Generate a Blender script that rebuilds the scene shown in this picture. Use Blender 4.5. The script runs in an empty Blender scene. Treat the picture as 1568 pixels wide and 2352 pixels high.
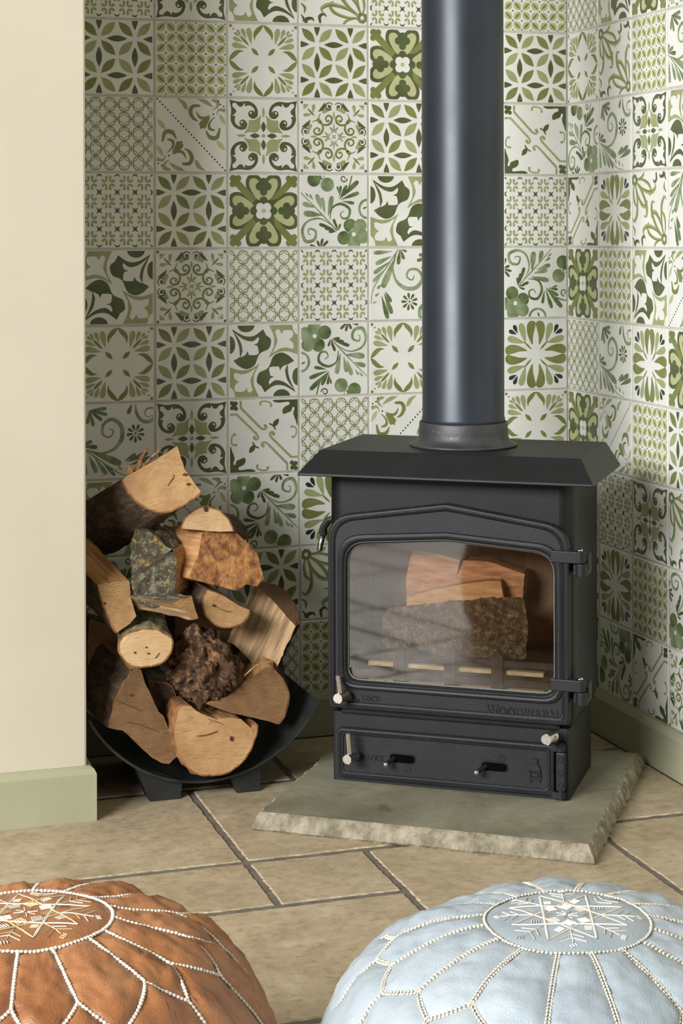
import bpy, bmesh, math, random
from mathutils import Vector, Matrix, noise
random.seed(7)
PI = math.pi
SC = bpy.context.scene
COL = SC.collection

# ------------------------------------------------------------------ camera
# world: corner of the two tiled walls is x=0,y=0; floor z=0; back wall runs along -x, right wall along -y
FPX, PCY, YAW, ROLL = 4215.2, 532.8, 0.3114, -0.0021
CAM = Vector((-1.666, -3.5946, 1.0279))
FW = Vector((math.sin(YAW), math.cos(YAW), 0)); RT0 = Vector((math.cos(YAW), -math.sin(YAW), 0)); UP0 = Vector((0, 0, 1))
RT = RT0*math.cos(ROLL) + UP0*math.sin(ROLL); UPV = UP0*math.cos(ROLL) - RT0*math.sin(ROLL)
cd = bpy.data.cameras.new('camera'); cam = bpy.data.objects.new('camera', cd); COL.objects.link(cam)
cd.sensor_fit = 'HORIZONTAL'; cd.sensor_width = 36.0; cd.lens = FPX/1568*36.0
cd.shift_y = (PCY-1176)/1568; cd.clip_start = 0.05
M = Matrix((RT, UPV, -FW)).transposed().to_4x4(); M.translation = CAM; cam.matrix_world = M
SC.camera = cam

# ------------------------------------------------------------------ world, lights, exposure
def S(r, g, b):
    f = lambda c: (c/255/12.92) if c/255 <= .04045 else ((c/255+.055)/1.055)**2.4
    return (f(r), f(g), f(b), 1)
w = bpy.data.worlds.new('room_daylight'); SC.world = w; w.use_nodes = True
w.node_tree.nodes['Background'].inputs[0].default_value = (0.93, 0.97, 1.0, 1)
w.node_tree.nodes['Background'].inputs[1].default_value = 0.16
def area(name, loc, target, sx, sy, energy, col):
    l = bpy.data.lights.new(name, 'AREA'); l.shape = 'RECTANGLE'; l.size = sx; l.size_y = sy; l.energy = energy; l.color = col
    o = bpy.data.objects.new(name, l); COL.objects.link(o); o.location = loc
    o.rotation_euler = (Vector(target)-Vector(loc)).to_track_quat('-Z', 'Y').to_euler(); return o
area('window_light', (-5.4, -3.9, 2.65), (-0.6, -0.5, 0.7), 3.0, 1.5, 560, (1.0, 1.0, 1.0))
SC.view_settings.view_transform = 'Standard'; SC.view_settings.look = 'None'
SC.view_settings.gamma = 1; SC.view_settings.use_curve_mapping = False; SC.view_settings.exposure = 0.04

# ------------------------------------------------------------------ helpers
def ray(x, y): return FW + RT*((x-784)/FPX) - UPV*((y-PCY)/FPX)
def atY(x, y, Y):
    d = ray(x, y); return CAM + d*((Y-CAM.y)/d.y)
def atZ(x, y, Z):
    d = ray(x, y); return CAM + d*((Z-CAM.z)/d.z)
def link(o, parent=None):
    COL.objects.link(o)
    if parent is not None: o.parent = parent
    return o
def mesh_obj(name, verts, faces, mats, parent=None, fm=None, smooth=False):
    me = bpy.data.meshes.new(name); me.from_pydata([tuple(v) for v in verts], [], faces)
    for m in (mats if isinstance(mats, (list, tuple)) else [mats]): me.materials.append(m)
    if fm:
        for p, i in zip(me.polygons, fm): p.material_index = i
    if smooth:
        for p in me.polygons: p.use_smooth = True
    me.update()
    return link(bpy.data.objects.new(name, me), parent)
def bm_obj(name, bm, mats, parent=None, smooth=False, recalc=True):
    if recalc: bmesh.ops.recalc_face_normals(bm, faces=bm.faces[:])
    me = bpy.data.meshes.new(name); bm.to_mesh(me); bm.free()
    for m in (mats if isinstance(mats, (list, tuple)) else [mats]): me.materials.append(m)
    if smooth:
        for p in me.polygons: p.use_smooth = True
    return link(bpy.data.objects.new(name, me), parent)
def tag(o, label=None, cat=None, group=None, kind=None):
    if label: o['label'] = label
    if cat: o['category'] = cat
    if group: o['group'] = group
    if kind: o['kind'] = kind
    return o
def empty(name, loc=(0, 0, 0), rz=0):
    o = bpy.data.objects.new(name, None); o.empty_display_size = .05; COL.objects.link(o)
    o.location = loc; o.rotation_euler = (0, 0, rz); return o
def box(bm, a, b, mi=0):
    x0, y0, z0 = a; x1, y1, z1 = b
    v = [bm.verts.new(p) for p in ((x0,y0,z0),(x1,y0,z0),(x1,y1,z0),(x0,y1,z0),(x0,y0,z1),(x1,y0,z1),(x1,y1,z1),(x0,y1,z1))]
    for f in ((0,3,2,1),(4,5,6,7),(0,1,5,4),(1,2,6,5),(2,3,7,6),(3,0,4,7)):
        bm.faces.new([v[i] for i in f]).material_index = mi
    return v
def bevel(o, wd, seg=2, ang=0.6):
    m = o.modifiers.new('bevel', 'BEVEL'); m.width = wd; m.segments = seg; m.limit_method = 'ANGLE'; m.angle_limit = ang
    return o
def tube(bm, pts, rad, seg=10, cap=True, mi=0):
    pts = [Vector(p) for p in pts]; rads = rad if isinstance(rad, (list, tuple)) else [rad]*len(pts)
    rings = []; up = None
    for i, p in enumerate(pts):
        t = (pts[min(i+1, len(pts)-1)]-pts[max(i-1, 0)]).normalized()
        if up is None:
            up = Vector((0, 0, 1)) if abs(t.z) < .9 else Vector((1, 0, 0))
        s = t.cross(up).normalized(); up = s.cross(t).normalized()
        rings.append([bm.verts.new(p + (s*math.cos(2*PI*k/seg)+up*math.sin(2*PI*k/seg))*rads[i]) for k in range(seg)])
    for a, b in zip(rings, rings[1:]):
        for k in range(seg): bm.faces.new((a[k], a[(k+1) % seg], b[(k+1) % seg], b[k])).material_index = mi
    if cap:
        bm.faces.new(rings[0][::-1]).material_index = mi; bm.faces.new(rings[-1]).material_index = mi
def lathe(bm, prof, c, axis='Z', seg=48, mi=0):
    c = Vector(c); rings = []
    for r, h in prof:
        ring = []
        for k in range(seg):
            a = 2*PI*k/seg; x, y = r*math.cos(a), r*math.sin(a)
            v = Vector((x, y, h)) if axis == 'Z' else (Vector((x, h, y)) if axis == 'Y' else Vector((h, x, y)))
            ring.append(bm.verts.new(c+v))
        rings.append(ring)
    for a, b in zip(rings, rings[1:]):
        for k in range(seg): bm.faces.new((a[k], a[(k+1) % seg], b[(k+1) % seg], b[k])).material_index = mi
    bm.faces.new(rings[0]).material_index = mi; bm.faces.new(rings[-1]).material_index = mi
def nz(p, s): return noise.noise(Vector(p)*s)
def turb(p, s, o=4): return noise.fractal(Vector(p)*s, 1.0, 2.0, o)

# ------------------------------------------------------------------ materials
class NT:
    def __init__(s, name):
        s.m = bpy.data.materials.new(name); s.m.use_nodes = True; s.t = s.m.node_tree; s.b = s.t.nodes['Principled BSDF']
    def n(s, typ, **kw):
        nd = s.t.nodes.new(typ)
        for k, v in kw.items():
            if k in nd.inputs: nd.inputs[k].default_value = v
            else: setattr(nd, k, v)
        return nd
    def l(s, a, b): s.t.links.new(a, b)
    def coord(s, stretch=(1, 1, 1), kind='Object'):
        tc = s.n('ShaderNodeTexCoord'); mp = s.n('ShaderNodeMapping'); mp.inputs['Scale'].default_value = stretch
        s.l(tc.outputs[kind], mp.inputs[0]); return mp.outputs[0]
    def noise(s, co, scale, detail=4, rough=.55, dist=0):
        nd = s.n('ShaderNodeTexNoise'); nd.inputs['Scale'].default_value = scale; nd.inputs['Detail'].default_value = detail
        nd.inputs['Roughness'].default_value = rough; nd.inputs['Distortion'].default_value = dist
        s.l(co, nd.inputs['Vector']); return nd.outputs[0]
    def ramp(s, fac, stops, interp='LINEAR'):
        r = s.n('ShaderNodeValToRGB'); r.color_ramp.interpolation = interp; e = r.color_ramp.elements
        while len(e) < len(stops): e.new(.5)
        for i, (p, c) in enumerate(stops): e[i].position = p; e[i].color = c
        s.l(fac, r.inputs[0]); return r.outputs[0]
    def mix(s, fac, a, b, mode='MIX'):
        m = s.n('ShaderNodeMix'); m.data_type = 'RGBA'; m.blend_type = mode
        for v, i in ((fac, 0), (a, 6), (b, 7)):
            if isinstance(v, (int, float, tuple)): m.inputs[i].default_value = v
            else: s.l(v, m.inputs[i])
        return m.outputs[2]
    def math(s, op, a, b=None):
        m = s.n('ShaderNodeMath'); m.operation = op
        for i, v in enumerate((a, b)):
            if v is None: continue
            if isinstance(v, (int, float)): m.inputs[i].default_value = v
            else: s.l(v, m.inputs[i])
        return m.outputs[0]
    def color(s, c):
        if isinstance(c, tuple): s.b.inputs['Base Color'].default_value = c
        else: s.l(c, s.b.inputs['Base Color'])
    def bump(s, h, st, dist=.002):
        b = s.n('ShaderNodeBump'); b.inputs['Strength'].default_value = st; b.inputs['Distance'].default_value = dist
        s.l(h, b.inputs['Height']); s.l(b.outputs[0], s.b.inputs['Normal'])
    def set(s, **k):
        for kk, v in k.items():
            kk = kk.replace('_', ' ')
            if isinstance(v, (int, float)): s.b.inputs[kk].default_value = v
            else: s.l(v, s.b.inputs[kk])
        return s
BW = lambda v: (v, v, v, 1)
def simple(name, c0, c1, scale, rough=.5, bump=0, bscale=None, stretch=(1, 1, 1), metallic=0, detail=4, lo=.35, hi=.65, dist=.002, spec=.5):
    t = NT(name); co = t.coord(stretch); t.color(t.ramp(t.noise(co, scale, detail), [(lo, c0), (hi, c1)]))
    t.set(Roughness=rough, Metallic=metallic); t.b.inputs['Specular IOR Level'].default_value = spec
    if bump: t.bump(t.noise(co, bscale or scale*3, 6), bump, dist)
    return t.m
MT = {}
MT['glaze'] = simple('tile_glaze', S(222, 222, 215), S(230, 230, 224), 9, .32, .05, 60)
MT['g_pale'] = simple('print_pale_green', S(176, 180, 132), S(190, 192, 146), 22, .35)
MT['g_light'] = simple('print_light_green', S(146, 152, 104), S(163, 169, 122), 20, .35)
MT['g_mid'] = simple('print_mid_green', S(110, 117, 60), S(130, 137, 80), 20, .35)
MT['g_dark'] = simple('print_dark_green', S(72, 81, 44), S(90, 100, 60), 20, .35)
MT['g_black'] = simple('print_blackish', S(38, 46, 40), S(50, 58, 50), 20, .35)
MT['g_water'] = simple('print_watercolour', S(108, 124, 82), S(152, 166, 130), 34, .35, lo=.38, hi=.62)
MT['g_water2'] = simple('print_watercolour_dark', S(74, 90, 52), S(116, 132, 86), 40, .35, lo=.38, hi=.62)
MT['grout'] = simple('wall_grout', S(186, 182, 170), S(200, 197, 186), 60, .9, .2, 300)
MT['plaster'] = simple('cream_plaster', S(190, 183, 163), S(196, 189, 170), 3, .85, .12, 260, dist=.0008)
MT['sage'] = simple('sage_paint', S(158, 158, 130), S(165, 165, 138), 6, .45, .08, 120, dist=.0006)
def m_floor():
    t = NT('travertine'); co = t.coord((1, 1, 1), 'Object')
    # per tile offset so the veining differs
    oi = t.n('ShaderNodeObjectInfo'); add = t.n('ShaderNodeVectorMath'); add.operation = 'ADD'
    sc = t.n('ShaderNodeVectorMath'); sc.operation = 'SCALE'; cmb = t.n('ShaderNodeCombineXYZ')
    t.l(oi.outputs['Random'], cmb.inputs[0]); t.l(oi.outputs['Random'], cmb.inputs[2]); t.l(cmb.outputs[0], sc.inputs[0]); sc.inputs['Scale'].default_value = 31
    t.l(co, add.inputs[0]); t.l(sc.outputs[0], add.inputs[1]); v = add.outputs[0]
    base = t.ramp(t.noise(v, 7, 6, .62, .6), [(.28, S(148, 130, 104)), (.5, S(176, 160, 132)), (.72, S(198, 184, 158))])
    mp = t.n('ShaderNodeMapping'); mp.inputs['Scale'].default_value = (34, 52, 34); t.l(v, mp.inputs[0])
    pits = t.ramp(t.noise(mp.outputs[0], 1.6, 5, .6), [(.36, BW(1)), (.46, BW(0))])
    c = t.mix(t.math('MULTIPLY', pits, .42), base, S(118, 98, 74))
    mott = t.ramp(t.noise(v, 45, 6, .7), [(.3, S(128, 108, 82)), (.55, S(180, 164, 136)), (.75, S(206, 194, 168))]); c = t.mix(.38, c, mott)
    chalk = t.ramp(t.noise(v, 14, 7, .7), [(.63, BW(0)), (.74, BW(1))])
    c = t.mix(t.math('MULTIPLY', chalk, .7), c, S(205, 194, 170)); t.color(c)
    t.set(Roughness=t.ramp(t.noise(v, 20), [(.3, BW(.42)), (.7, BW(.6))]))
    t.bump(t.noise(mp.outputs[0], 1.6, 5, .6), .25, .002); return t.m
MT['floor'] = m_floor()
MT['floor_chip'] = simple('chipped_travertine_edge', S(150, 136, 110), S(190, 178, 152), 60, .8, .5, 200)
MT['floor_grout'] = simple('floor_grout', S(98, 90, 78), S(120, 111, 98), 30, .95, .6, 160)
def m_slab():
    t = NT('riven_stone'); co = t.coord()
    a = t.ramp(t.noise(co, 5, 6, .6, .8), [(.3, S(108, 104, 86)), (.52, S(134, 130, 110)), (.7, S(150, 147, 126))])
    b = t.ramp(t.noise(co, 38, 4), [(.62, BW(0)), (.75, BW(1))])
    c = t.mix(t.math('MULTIPLY', b, .35), a, S(170, 168, 150))
    d = t.ramp(t.noise(co, 16, 4), [(.27, BW(1)), (.36, BW(0))]); c = t.mix(t.math('MULTIPLY', d, .6), c, S(78, 74, 62)); t.color(c)
    t.set(Roughness=.62); t.bump(t.noise(co, 30, 8, .65), .5, .004); return t.m
MT['slab'] = m_slab()
MT['slab_edge'] = simple('riven_stone_edge', S(118, 110, 90), S(166, 158, 138), 40, .9, .9, 110, dist=.005)
MT['iron'] = simple('black_stove_paint', S(22, 23, 24), S(28, 29, 31), 14, .52, .35, 520, dist=.0006, spec=.4)
MT['iron_body'] = simple('shaded_body_paint', S(15, 16, 18), S(20, 21, 24), 14, .45, .3, 520, dist=.0005, spec=.35)  # black body paint, its colour darkened partly for shade under the canopy
MT['castiron'] = simple('black_cast_iron', S(24, 25, 28), S(30, 32, 36), 18, .5, .6, 420, dist=.0008, spec=.4)
def m_flue():
    t = NT('satin_flue_paint'); co = t.coord()
    c = t.ramp(t.noise(co, 3, 3), [(.3, S(44, 50, 57)), (.7, S(52, 58, 67))])
    mp = t.n('ShaderNodeMapping'); mp.inputs['Scale'].default_value = (30, 30, 7); t.l(co, mp.inputs[0])
    sc = t.ramp(t.noise(mp.outputs[0], 2.2, 5, .7), [(.66, BW(0)), (.72, BW(1))])
    sep = t.n('ShaderNodeSeparateXYZ'); t.l(co, sep.inputs[0])
    zm = t.ramp(sep.outputs[2], [(.03, BW(1)), (.17, BW(0))])
    t.color(t.mix(t.math('MULTIPLY', t.math('MULTIPLY', sc, zm), .5), c, S(150, 156, 164)))
    t.set(Roughness=t.ramp(t.noise(co, 6), [(.3, BW(.36)), (.7, BW(.43))]), Metallic=.35); t.bump(t.noise(co, 400, 3), .08, .0004); return t.m
MT['flue'] = m_flue()
def m_collar():
    t = NT('worn_collar'); co = t.coord()
    c = t.ramp(t.noise(co, 12, 6, .7), [(.3, S(54, 56, 60)), (.6, S(78, 78, 80)), (.75, S(112, 106, 100))])
    r = t.ramp(t.noise(co, 45, 6, .7), [(.6, BW(0)), (.7, BW(1))])
    t.color(t.mix(t.math('MULTIPLY', r, .6), c, S(140, 118, 98))); t.set(Roughness=.5, Metallic=.4); t.bump(t.noise(co, 90, 6), .3, .001); return t.m
MT['collar'] = m_collar()
MT['chrome'] = simple('brushed_nickel', S(196, 192, 182), S(210, 206, 198), 200, .24, metallic=1)
MT['slot_shade'] = simple('painted_slot_shade', S(4, 4, 4), S(6, 6, 6), 10, .9, spec=.05)  # near-black colour paints the shade inside the air slots
MT['firebrick'] = simple('firebrick', S(92, 76, 62), S(122, 102, 84), 12, .95, .4, 60)
MT['ash'] = simple('sandy_ash', S(196, 170, 128), S(222, 198, 156), 70, .95, .6, 200)
MT['grate'] = simple('rusty_grate', S(52, 42, 36), S(74, 58, 48), 40, .8, .4, 200)
MT['rope'] = simple('rope_seal', S(96, 98, 92), S(150, 150, 142), 700, .8, .8, 900)
def m_glass():
    t = NT('stove_glass'); t.t.nodes.remove(t.b); out = t.t.nodes['Material Output']
    tr = t.n('ShaderNodeBsdfTransparent'); tr.inputs[0].default_value = (.97, .94, .9, 1)
    gl = t.n('ShaderNodeBsdfGlossy'); gl.inputs['Color'].default_value = (1, 1, 1, 1); gl.inputs['Roughness'].default_value = .045
    lw = t.n('ShaderNodeFresnel'); lw.inputs['IOR'].default_value = 1.95
    mx = t.n('ShaderNodeMixShader'); t.l(lw.outputs[0], mx.inputs[0]); t.l(tr.outputs[0], mx.inputs[1]); t.l(gl.outputs[0], mx.inputs[2])
    t.l(mx.outputs[0], out.inputs[0]); return t.m
MT['glass'] = m_glass()
def m_end(name, c0, c1, cr, freq=330):
    t = NT(name); co = t.coord(); sep = t.n('ShaderNodeSeparateXYZ')
    dn = t.n('ShaderNodeTexNoise'); dn.inputs['Scale'].default_value = 18; t.l(co, dn.inputs['Vector'])
    sub = t.n('ShaderNodeVectorMath'); sub.operation = 'MULTIPLY_ADD'; t.l(dn.outputs['Color'], sub.inputs[0]); sub.inputs[1].default_value = (.007,)*3; t.l(co, sub.inputs[2])
    t.l(sub.outputs[0], sep.inputs[0])
    r = t.math('SQRT', t.math('ADD', t.math('POWER', sep.outputs[0], 2), t.math('POWER', sep.outputs[1], 2)))
    ring = t.math('MULTIPLY_ADD', t.math('SINE', t.math('MULTIPLY', r, freq*2*PI)), .5); t.t.nodes[-1].inputs[2].default_value = .5
    base = t.ramp(t.noise(co, 14, 4, .6, .5), [(.32, c0), (.68, c1)])
    fade = t.ramp(t.noise(co, 20, 3), [(.3, BW(.25)), (.7, BW(.8))])
    c = t.mix(t.math('MULTIPLY', t.math('POWER', ring, 3), fade), base, cr)
    sp = t.ramp(t.noise(co, 120, 3), [(.7, BW(0)), (.78, BW(1))]); c = t.mix(t.math('MULTIPLY', sp, .45), c, S(84, 58, 36))
    mp = t.n('ShaderNodeMapping'); mp.inputs['Scale'].default_value = (30, 260, 30); mp.inputs['Rotation'].default_value = (0, 0, .9); t.l(co, mp.inputs[0])
    saw = t.noise(mp.outputs[0], 1.5, 3); c = t.mix(t.math('MULTIPLY', t.ramp(saw, [(.52, BW(0)), (.66, BW(1))]), .35), c, cr)
    t.color(c); t.set(Roughness=.75); t.bump(saw, .5, .0015); return t.m
MT['end'] = m_end('cut_end_grain', S(164, 124, 80), S(198, 160, 112), S(118, 82, 48))
MT['end_pale'] = m_end('pale_end_grain', S(188, 154, 110), S(214, 184, 142), S(148, 110, 70), 400)
MT['end_dark'] = m_end('weathered_end_grain', S(112, 82, 52), S(148, 112, 74), S(80, 56, 34))
MT['split'] = simple('split_wood', S(136, 94, 54), S(188, 142, 92), 26, .75, .6, 40, (3.5, 3.5, .5), dist=.003)
MT['split_grey'] = simple('weathered_split_wood', S(120, 96, 70), S(196, 162, 118), 24, .75, .6, 40, (4, 4, .4), dist=.003)
MT['split_orange'] = simple('torn_orange_wood', S(104, 60, 30), S(186, 132, 78), 42, .8, .9, 110, (1.4, 1.4, .8), dist=.003, detail=8)
def m_bark(name, c0, c1, c2, lich=None, moss=None, sc=75, bump=1.0):
    t = NT(name); co = t.coord((1, 1, .6)); n1 = t.noise(co, sc, 8, .68, .4)
    c = t.ramp(n1, [(.32, c0), (.5, c1), (.68, c2)])
    if moss: c = t.mix(t.ramp(t.noise(co, 34, 6, .6), [(.5, BW(0)), (.6, BW(.85))]), c, moss)
    if lich:
        for k, (col, s_, lo) in enumerate(lich):
            mp = t.n('ShaderNodeMapping'); mp.inputs['Location'].default_value = (k*3.3, k*1.7, 0); t.l(co, mp.inputs[0])
            c = t.mix(t.ramp(t.noise(mp.outputs[0], s_, 6, .65), [(lo, BW(0)), (lo+.035, BW(.95))]), c, col)
    t.color(c); t.set(Roughness=.85); t.bump(t.noise(co, sc*1.6, 9, .7), bump, .008); return t.m
MT['bark'] = m_bark('dark_bark', S(42, 31, 22), S(84, 65, 46), S(122, 100, 74), [(S(104, 108, 88), 110, .64)])
MT['bark_lichen'] = m_bark('lichen_bark', S(52, 42, 30), S(92, 82, 64), S(128, 120, 98), [(S(142, 142, 116), 90, .54), (S(190, 148, 52), 60, .6)])
MT['bark_moss'] = m_bark('mossy_bark', S(92, 84, 58), S(142, 130, 96), S(170, 158, 120), [(S(176, 178, 150), 110, .62)], S(84, 88, 40))
MT['bark_firebox'] = m_bark('rough_firebox_bark', S(44, 33, 22), S(96, 76, 50), S(172, 142, 100), [(S(206, 190, 146), 110, .62), (S(186, 120, 70), 80, .62)], None, 80)
MT['bark_gnarl'] = m_bark('gnarled_bark', S(40, 27, 18), S(92, 64, 42), S(186, 142, 96), None, None, 70)
MT['split_fire'] = simple('smoky_split_wood', S(150, 98, 62), S(206, 152, 108), 30, .8, .6, 60, (.6, 3, 3), dist=.003)
MT['split_warm'] = simple('warm_split_wood', S(178, 126, 74), S(218, 168, 110), 24, .75, .4, 60, (.6, 3, 3), dist=.002)
MT['knot'] = simple('dark_knot', S(66, 44, 26), S(96, 66, 40), 90, .85, spec=.2)
MT['rim'] = simple('inner_bark', S(108, 70, 38), S(150, 104, 62), 60, .85, .6, 150)
MT['holder'] = simple('blackened_steel', S(44, 46, 48), S(74, 76, 76), 16, .42, .25, 60, metallic=.6, dist=.001)
MT['holder_leg'] = simple('black_leg_paint', S(26, 28, 27), S(34, 36, 34), 20, .5)
def m_leather(name, c0, c1, c2, rough):
    t = NT(name); co = t.coord(); big = t.noise(co, 9, 6, .6, .8)
    c = t.ramp(big, [(.3, c0), (.5, c1), (.7, c2)]); t.color(c)
    vo = t.n('ShaderNodeTexVoronoi'); vo.feature = 'DISTANCE_TO_EDGE'; vo.inputs['Scale'].default_value = 330; t.l(co, vo.inputs['Vector'])
    h = t.math('ADD', t.math('MULTIPLY', t.noise(co, 55, 8, .65, 1.2), 1.0), t.math('MULTIPLY', vo.outputs[0], .5))
    t.set(Roughness=t.ramp(big, [(.3, BW(rough-.05)), (.7, BW(rough+.08))])); t.bump(h, .45, .0025); return t.m
MT['tan'] = m_leather('tan_leather', S(134, 84, 50), S(164, 110, 70), S(184, 132, 92), .38)
MT['blue'] = m_leather('pale_blue_leather', S(152, 164, 173), S(164, 176, 184), S(174, 184, 190), .45)
MT['thread'] = simple('white_thread', S(222, 216, 202), S(236, 231, 218), 300, .8)
MT['thread_cream'] = simple('cream_thread', S(196, 190, 174), S(214, 208, 194), 300, .8)
MT['thread_beige'] = simple('beige_thread', S(190, 164, 120), S(206, 182, 140), 300, .8)

# ------------------------------------------------------------------ the setting: walls, baseboards, floor
TW, TH, Z0 = 0.15, 0.1522, 0.995           # tile pitch and the height of row line 0
def struct(o): o['kind'] = 'structure'; return o
bm = bmesh.new(); box(bm, (-1.12, .0016, 0), (.14, .14, 2.35)); WALL_B = struct(bm_obj('wall_back', bm, MT['grout']))
bm = bmesh.new(); box(bm, (.0016, -3.2, 0), (.14, .0016, 2.35)); WALL_R = struct(bm_obj('wall_right', bm, MT['grout']))
bm = bmesh.new(); box(bm, (-3.6, -.395, 0), (-1.107, .14, 2.35)); WALL_L = struct(bevel(bm_obj('wall_left', bm, MT['plaster']), .004))
def skirting(name, path, h, th):
    # path: inner wall line (x,y) list, profile goes outward to the right-hand side of travel
    prof = [(0, 0), (th, 0), (th, h-.012), (th-.004, h-.004), (th-.010, h), (0, h)]
    verts, faces = [], []; n = len(path); k = len(prof)
    for i, p in enumerate(path):
        p = Vector(p)
        d0 = (p-Vector(path[i-1])).normalized() if i else None; d1 = (Vector(path[i+1])-p).normalized() if i < n-1 else None
        n0 = Vector((d0.y, -d0.x)) if d0 else Vector((d1.y, -d1.x)); n1 = Vector((d1.y, -d1.x)) if d1 else n0
        m = (n0+n1)/(1+n0.dot(n1))
        for a, z in prof: verts.append((p.x+m.x*a, p.y+m.y*a, z))
    for i in range(n-1):
        for j in range(k): faces.append((i*k+j, i*k+(j+1) % k, (i+1)*k+(j+1) % k, (i+1)*k+j))
    faces.append(tuple(range(k))[::-1]); faces.append(tuple((n-1)*k+j for j in range(k)))
    return struct(mesh_obj(name, verts, faces, MT['sage']))
bm = bmesh.new(); box(bm, (-2.4, -4.2, 2.35), (.14, .14, 2.4)); struct(bm_obj('ceiling', bm, MT['plaster']))
skirting('baseboard_left', [(-3.6, -.395), (-1.107, -.395), (-1.107, .008)], .094, .015)
skirting('baseboard_back', [(-1.092, .008), (-.006, .008)], .086, .026)
skirting('baseboard_right', [(.008, -.018), (.008, -3.2)], .086, .028)

# ---- tile prints: polygons in a unit square, y down
def clip(poly, lo=.004, hi=.996):
    for ax, lim, sg in ((0, lo, 1), (0, hi, -1), (1, lo, 1), (1, hi, -1)):
        out = []
        for i in range(len(poly)):
            a, b = poly[i-1], poly[i]; ia, ib = (a[ax]-lim)*sg >= 0, (b[ax]-lim)*sg >= 0
            if ia != ib:
                t = (lim-a[ax])/(b[ax]-a[ax]); out.append((a[0]+(b[0]-a[0])*t, a[1]+(b[1]-a[1])*t))
            if ib: out.append(b)
        poly = out
        if len(poly) < 3: return []
    return poly
def crv(pts, n=5, closed=False):
    out = []; N = len(pts)
    for i in range(N if closed else N-1):
        if closed: p0, p1, p2, p3 = pts[i-1], pts[i], pts[(i+1) % N], pts[(i+2) % N]
        else: p0, p1, p2, p3 = pts[max(i-1, 0)], pts[i], pts[i+1], pts[min(i+2, N-1)]
        for k in range(n):
            t = k/n; o = []
            for a in (0, 1):
                o.append(.5*((2*p1[a])+(-p0[a]+p2[a])*t+(2*p0[a]-5*p1[a]+4*p2[a]-p3[a])*t*t+(-p0[a]+3*p1[a]-3*p2[a]+p3[a])*t**3))
            out.append(tuple(o))
    if not closed: out.append(pts[-1])
    return out
class D:
    def __init__(s): s.s = []
    def p(s, mat, poly, lv=0): s.s.append((lv, mat, poly)); return s
    def blob(s, mat, pts, lv=0, n=4): return s.p(mat, crv(pts, n, True), lv)
    def circ(s, mat, c, r, lv=0, n=18, ry=None): return s.p(mat, [(c[0]+r*math.cos(2*PI*k/n), c[1]+(ry or r)*math.sin(2*PI*k/n)) for k in range(n)], lv)
    def lens(s, mat, a, b, hw, lv=0, n=8, bend=0):
        dx, dy = b[0]-a[0], b[1]-a[1]; L = math.hypot(dx, dy) or 1e-6; px, py = -dy/L, dx/L
        f = lambda k, sg: (a[0]+dx*k/n+px*(sg*hw+bend)*math.sin(PI*k/n), a[1]+dy*k/n+py*(sg*hw+bend)*math.sin(PI*k/n))
        return s.p(mat, [f(k, 1) for k in range(n+1)]+[f(k, -1) for k in range(n-1, 0, -1)], lv)
    def drop(s, mat, fat, tail, r, lv=0, bend=0):
        dx, dy = fat[0]-tail[0], fat[1]-tail[1]; L = math.hypot(dx, dy); ux, uy = dx/L, dy/L; px, py = -uy, ux
        pr = [(0, .002/r), (.25*L, .42), (.55*L, .82), (.8*L, 1.0), (L, .82), (L+r*.45, .5), (L+r*.62, 0)]
        f = lambda t, w_: (tail[0]+ux*t+px*(w_*r+bend*math.sin(PI*min(t/L, 1))), tail[1]+uy*t+py*(w_*r+bend*math.sin(PI*min(t/L, 1))))
        return s.p(mat, [f(t, v) for t, v in pr]+[f(t, -v) for t, v in pr[-2::-1]], lv)
    def line(s, mat, pts, ws, lv=0, n=5, sharp=False):
        c = pts if sharp else crv(pts, n); N = len(c); L, R_ = [], []
        for i, q in enumerate(c):
            a, b = c[max(i-1, 0)], c[min(i+1, N-1)]; dx, dy = b[0]-a[0], b[1]-a[1]; l = math.hypot(dx, dy) or 1e-6
            t = i/(N-1)*(len(ws)-1) if isinstance(ws, (list, tuple)) else 0
            wd = (ws[int(t)]*(1-t+int(t))+ws[min(int(t)+1, len(ws)-1)]*(t-int(t))) if isinstance(ws, (list, tuple)) else ws
            L.append((q[0]-dy/l*wd/2, q[1]+dx/l*wd/2)); R_.append((q[0]+dy/l*wd/2, q[1]-dx/l*wd/2))
        for i in range(N-1): s.p(mat, [L[i], L[i+1], R_[i+1], R_[i]], lv)
        return s
    def ring(s, mat, c, rx, ry, wd, lv=0, e=1.0, n=20):
        P = []
        for k in range(n+1):
            a = 2*PI*k/n; ca, sa = math.cos(a), math.sin(a)
            P.append((c[0]+rx*math.copysign(abs(ca)**e, ca), c[1]+ry*math.copysign(abs(sa)**e, sa)))
        return s.line(mat, P, wd, lv, sharp=True)
    def spiral(s, mat, c, r0, r1, a0, turns, ws, lv=0):
        n = 16; return s.line(mat, [(c[0]+(r0+(r1-r0)*k/n)*math.cos(a0+turns*2*PI*k/n), c[1]+(r0+(r1-r0)*k/n)*math.sin(a0+turns*2*PI*k/n)) for k in range(n+1)], ws, lv, n=2)
    def sym(s, ops):
        out = []
        for lv, m, poly in s.s:
            for op in ops: out.append((lv, m, [op(x, y) for x, y in poly]))
        s.s = out; return s
    def add(s, o): s.s += o.s; return s
R0 = lambda x, y: (x, y); R1 = lambda x, y: (1-y, x); R2 = lambda x, y: (1-x, 1-y); R3 = lambda x, y: (y, 1-x)
MX = lambda x, y: (1-x, y); MD = lambda x, y: (y, x)
ROT4 = [R0, R1, R2, R3]; SYM8 = ROT4+[lambda x, y: R0(*MD(x, y)), lambda x, y: R1(*MD(x, y)), lambda x, y: R2(*MD(x, y)), lambda x, y: R3(*MD(x, y))]
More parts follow.
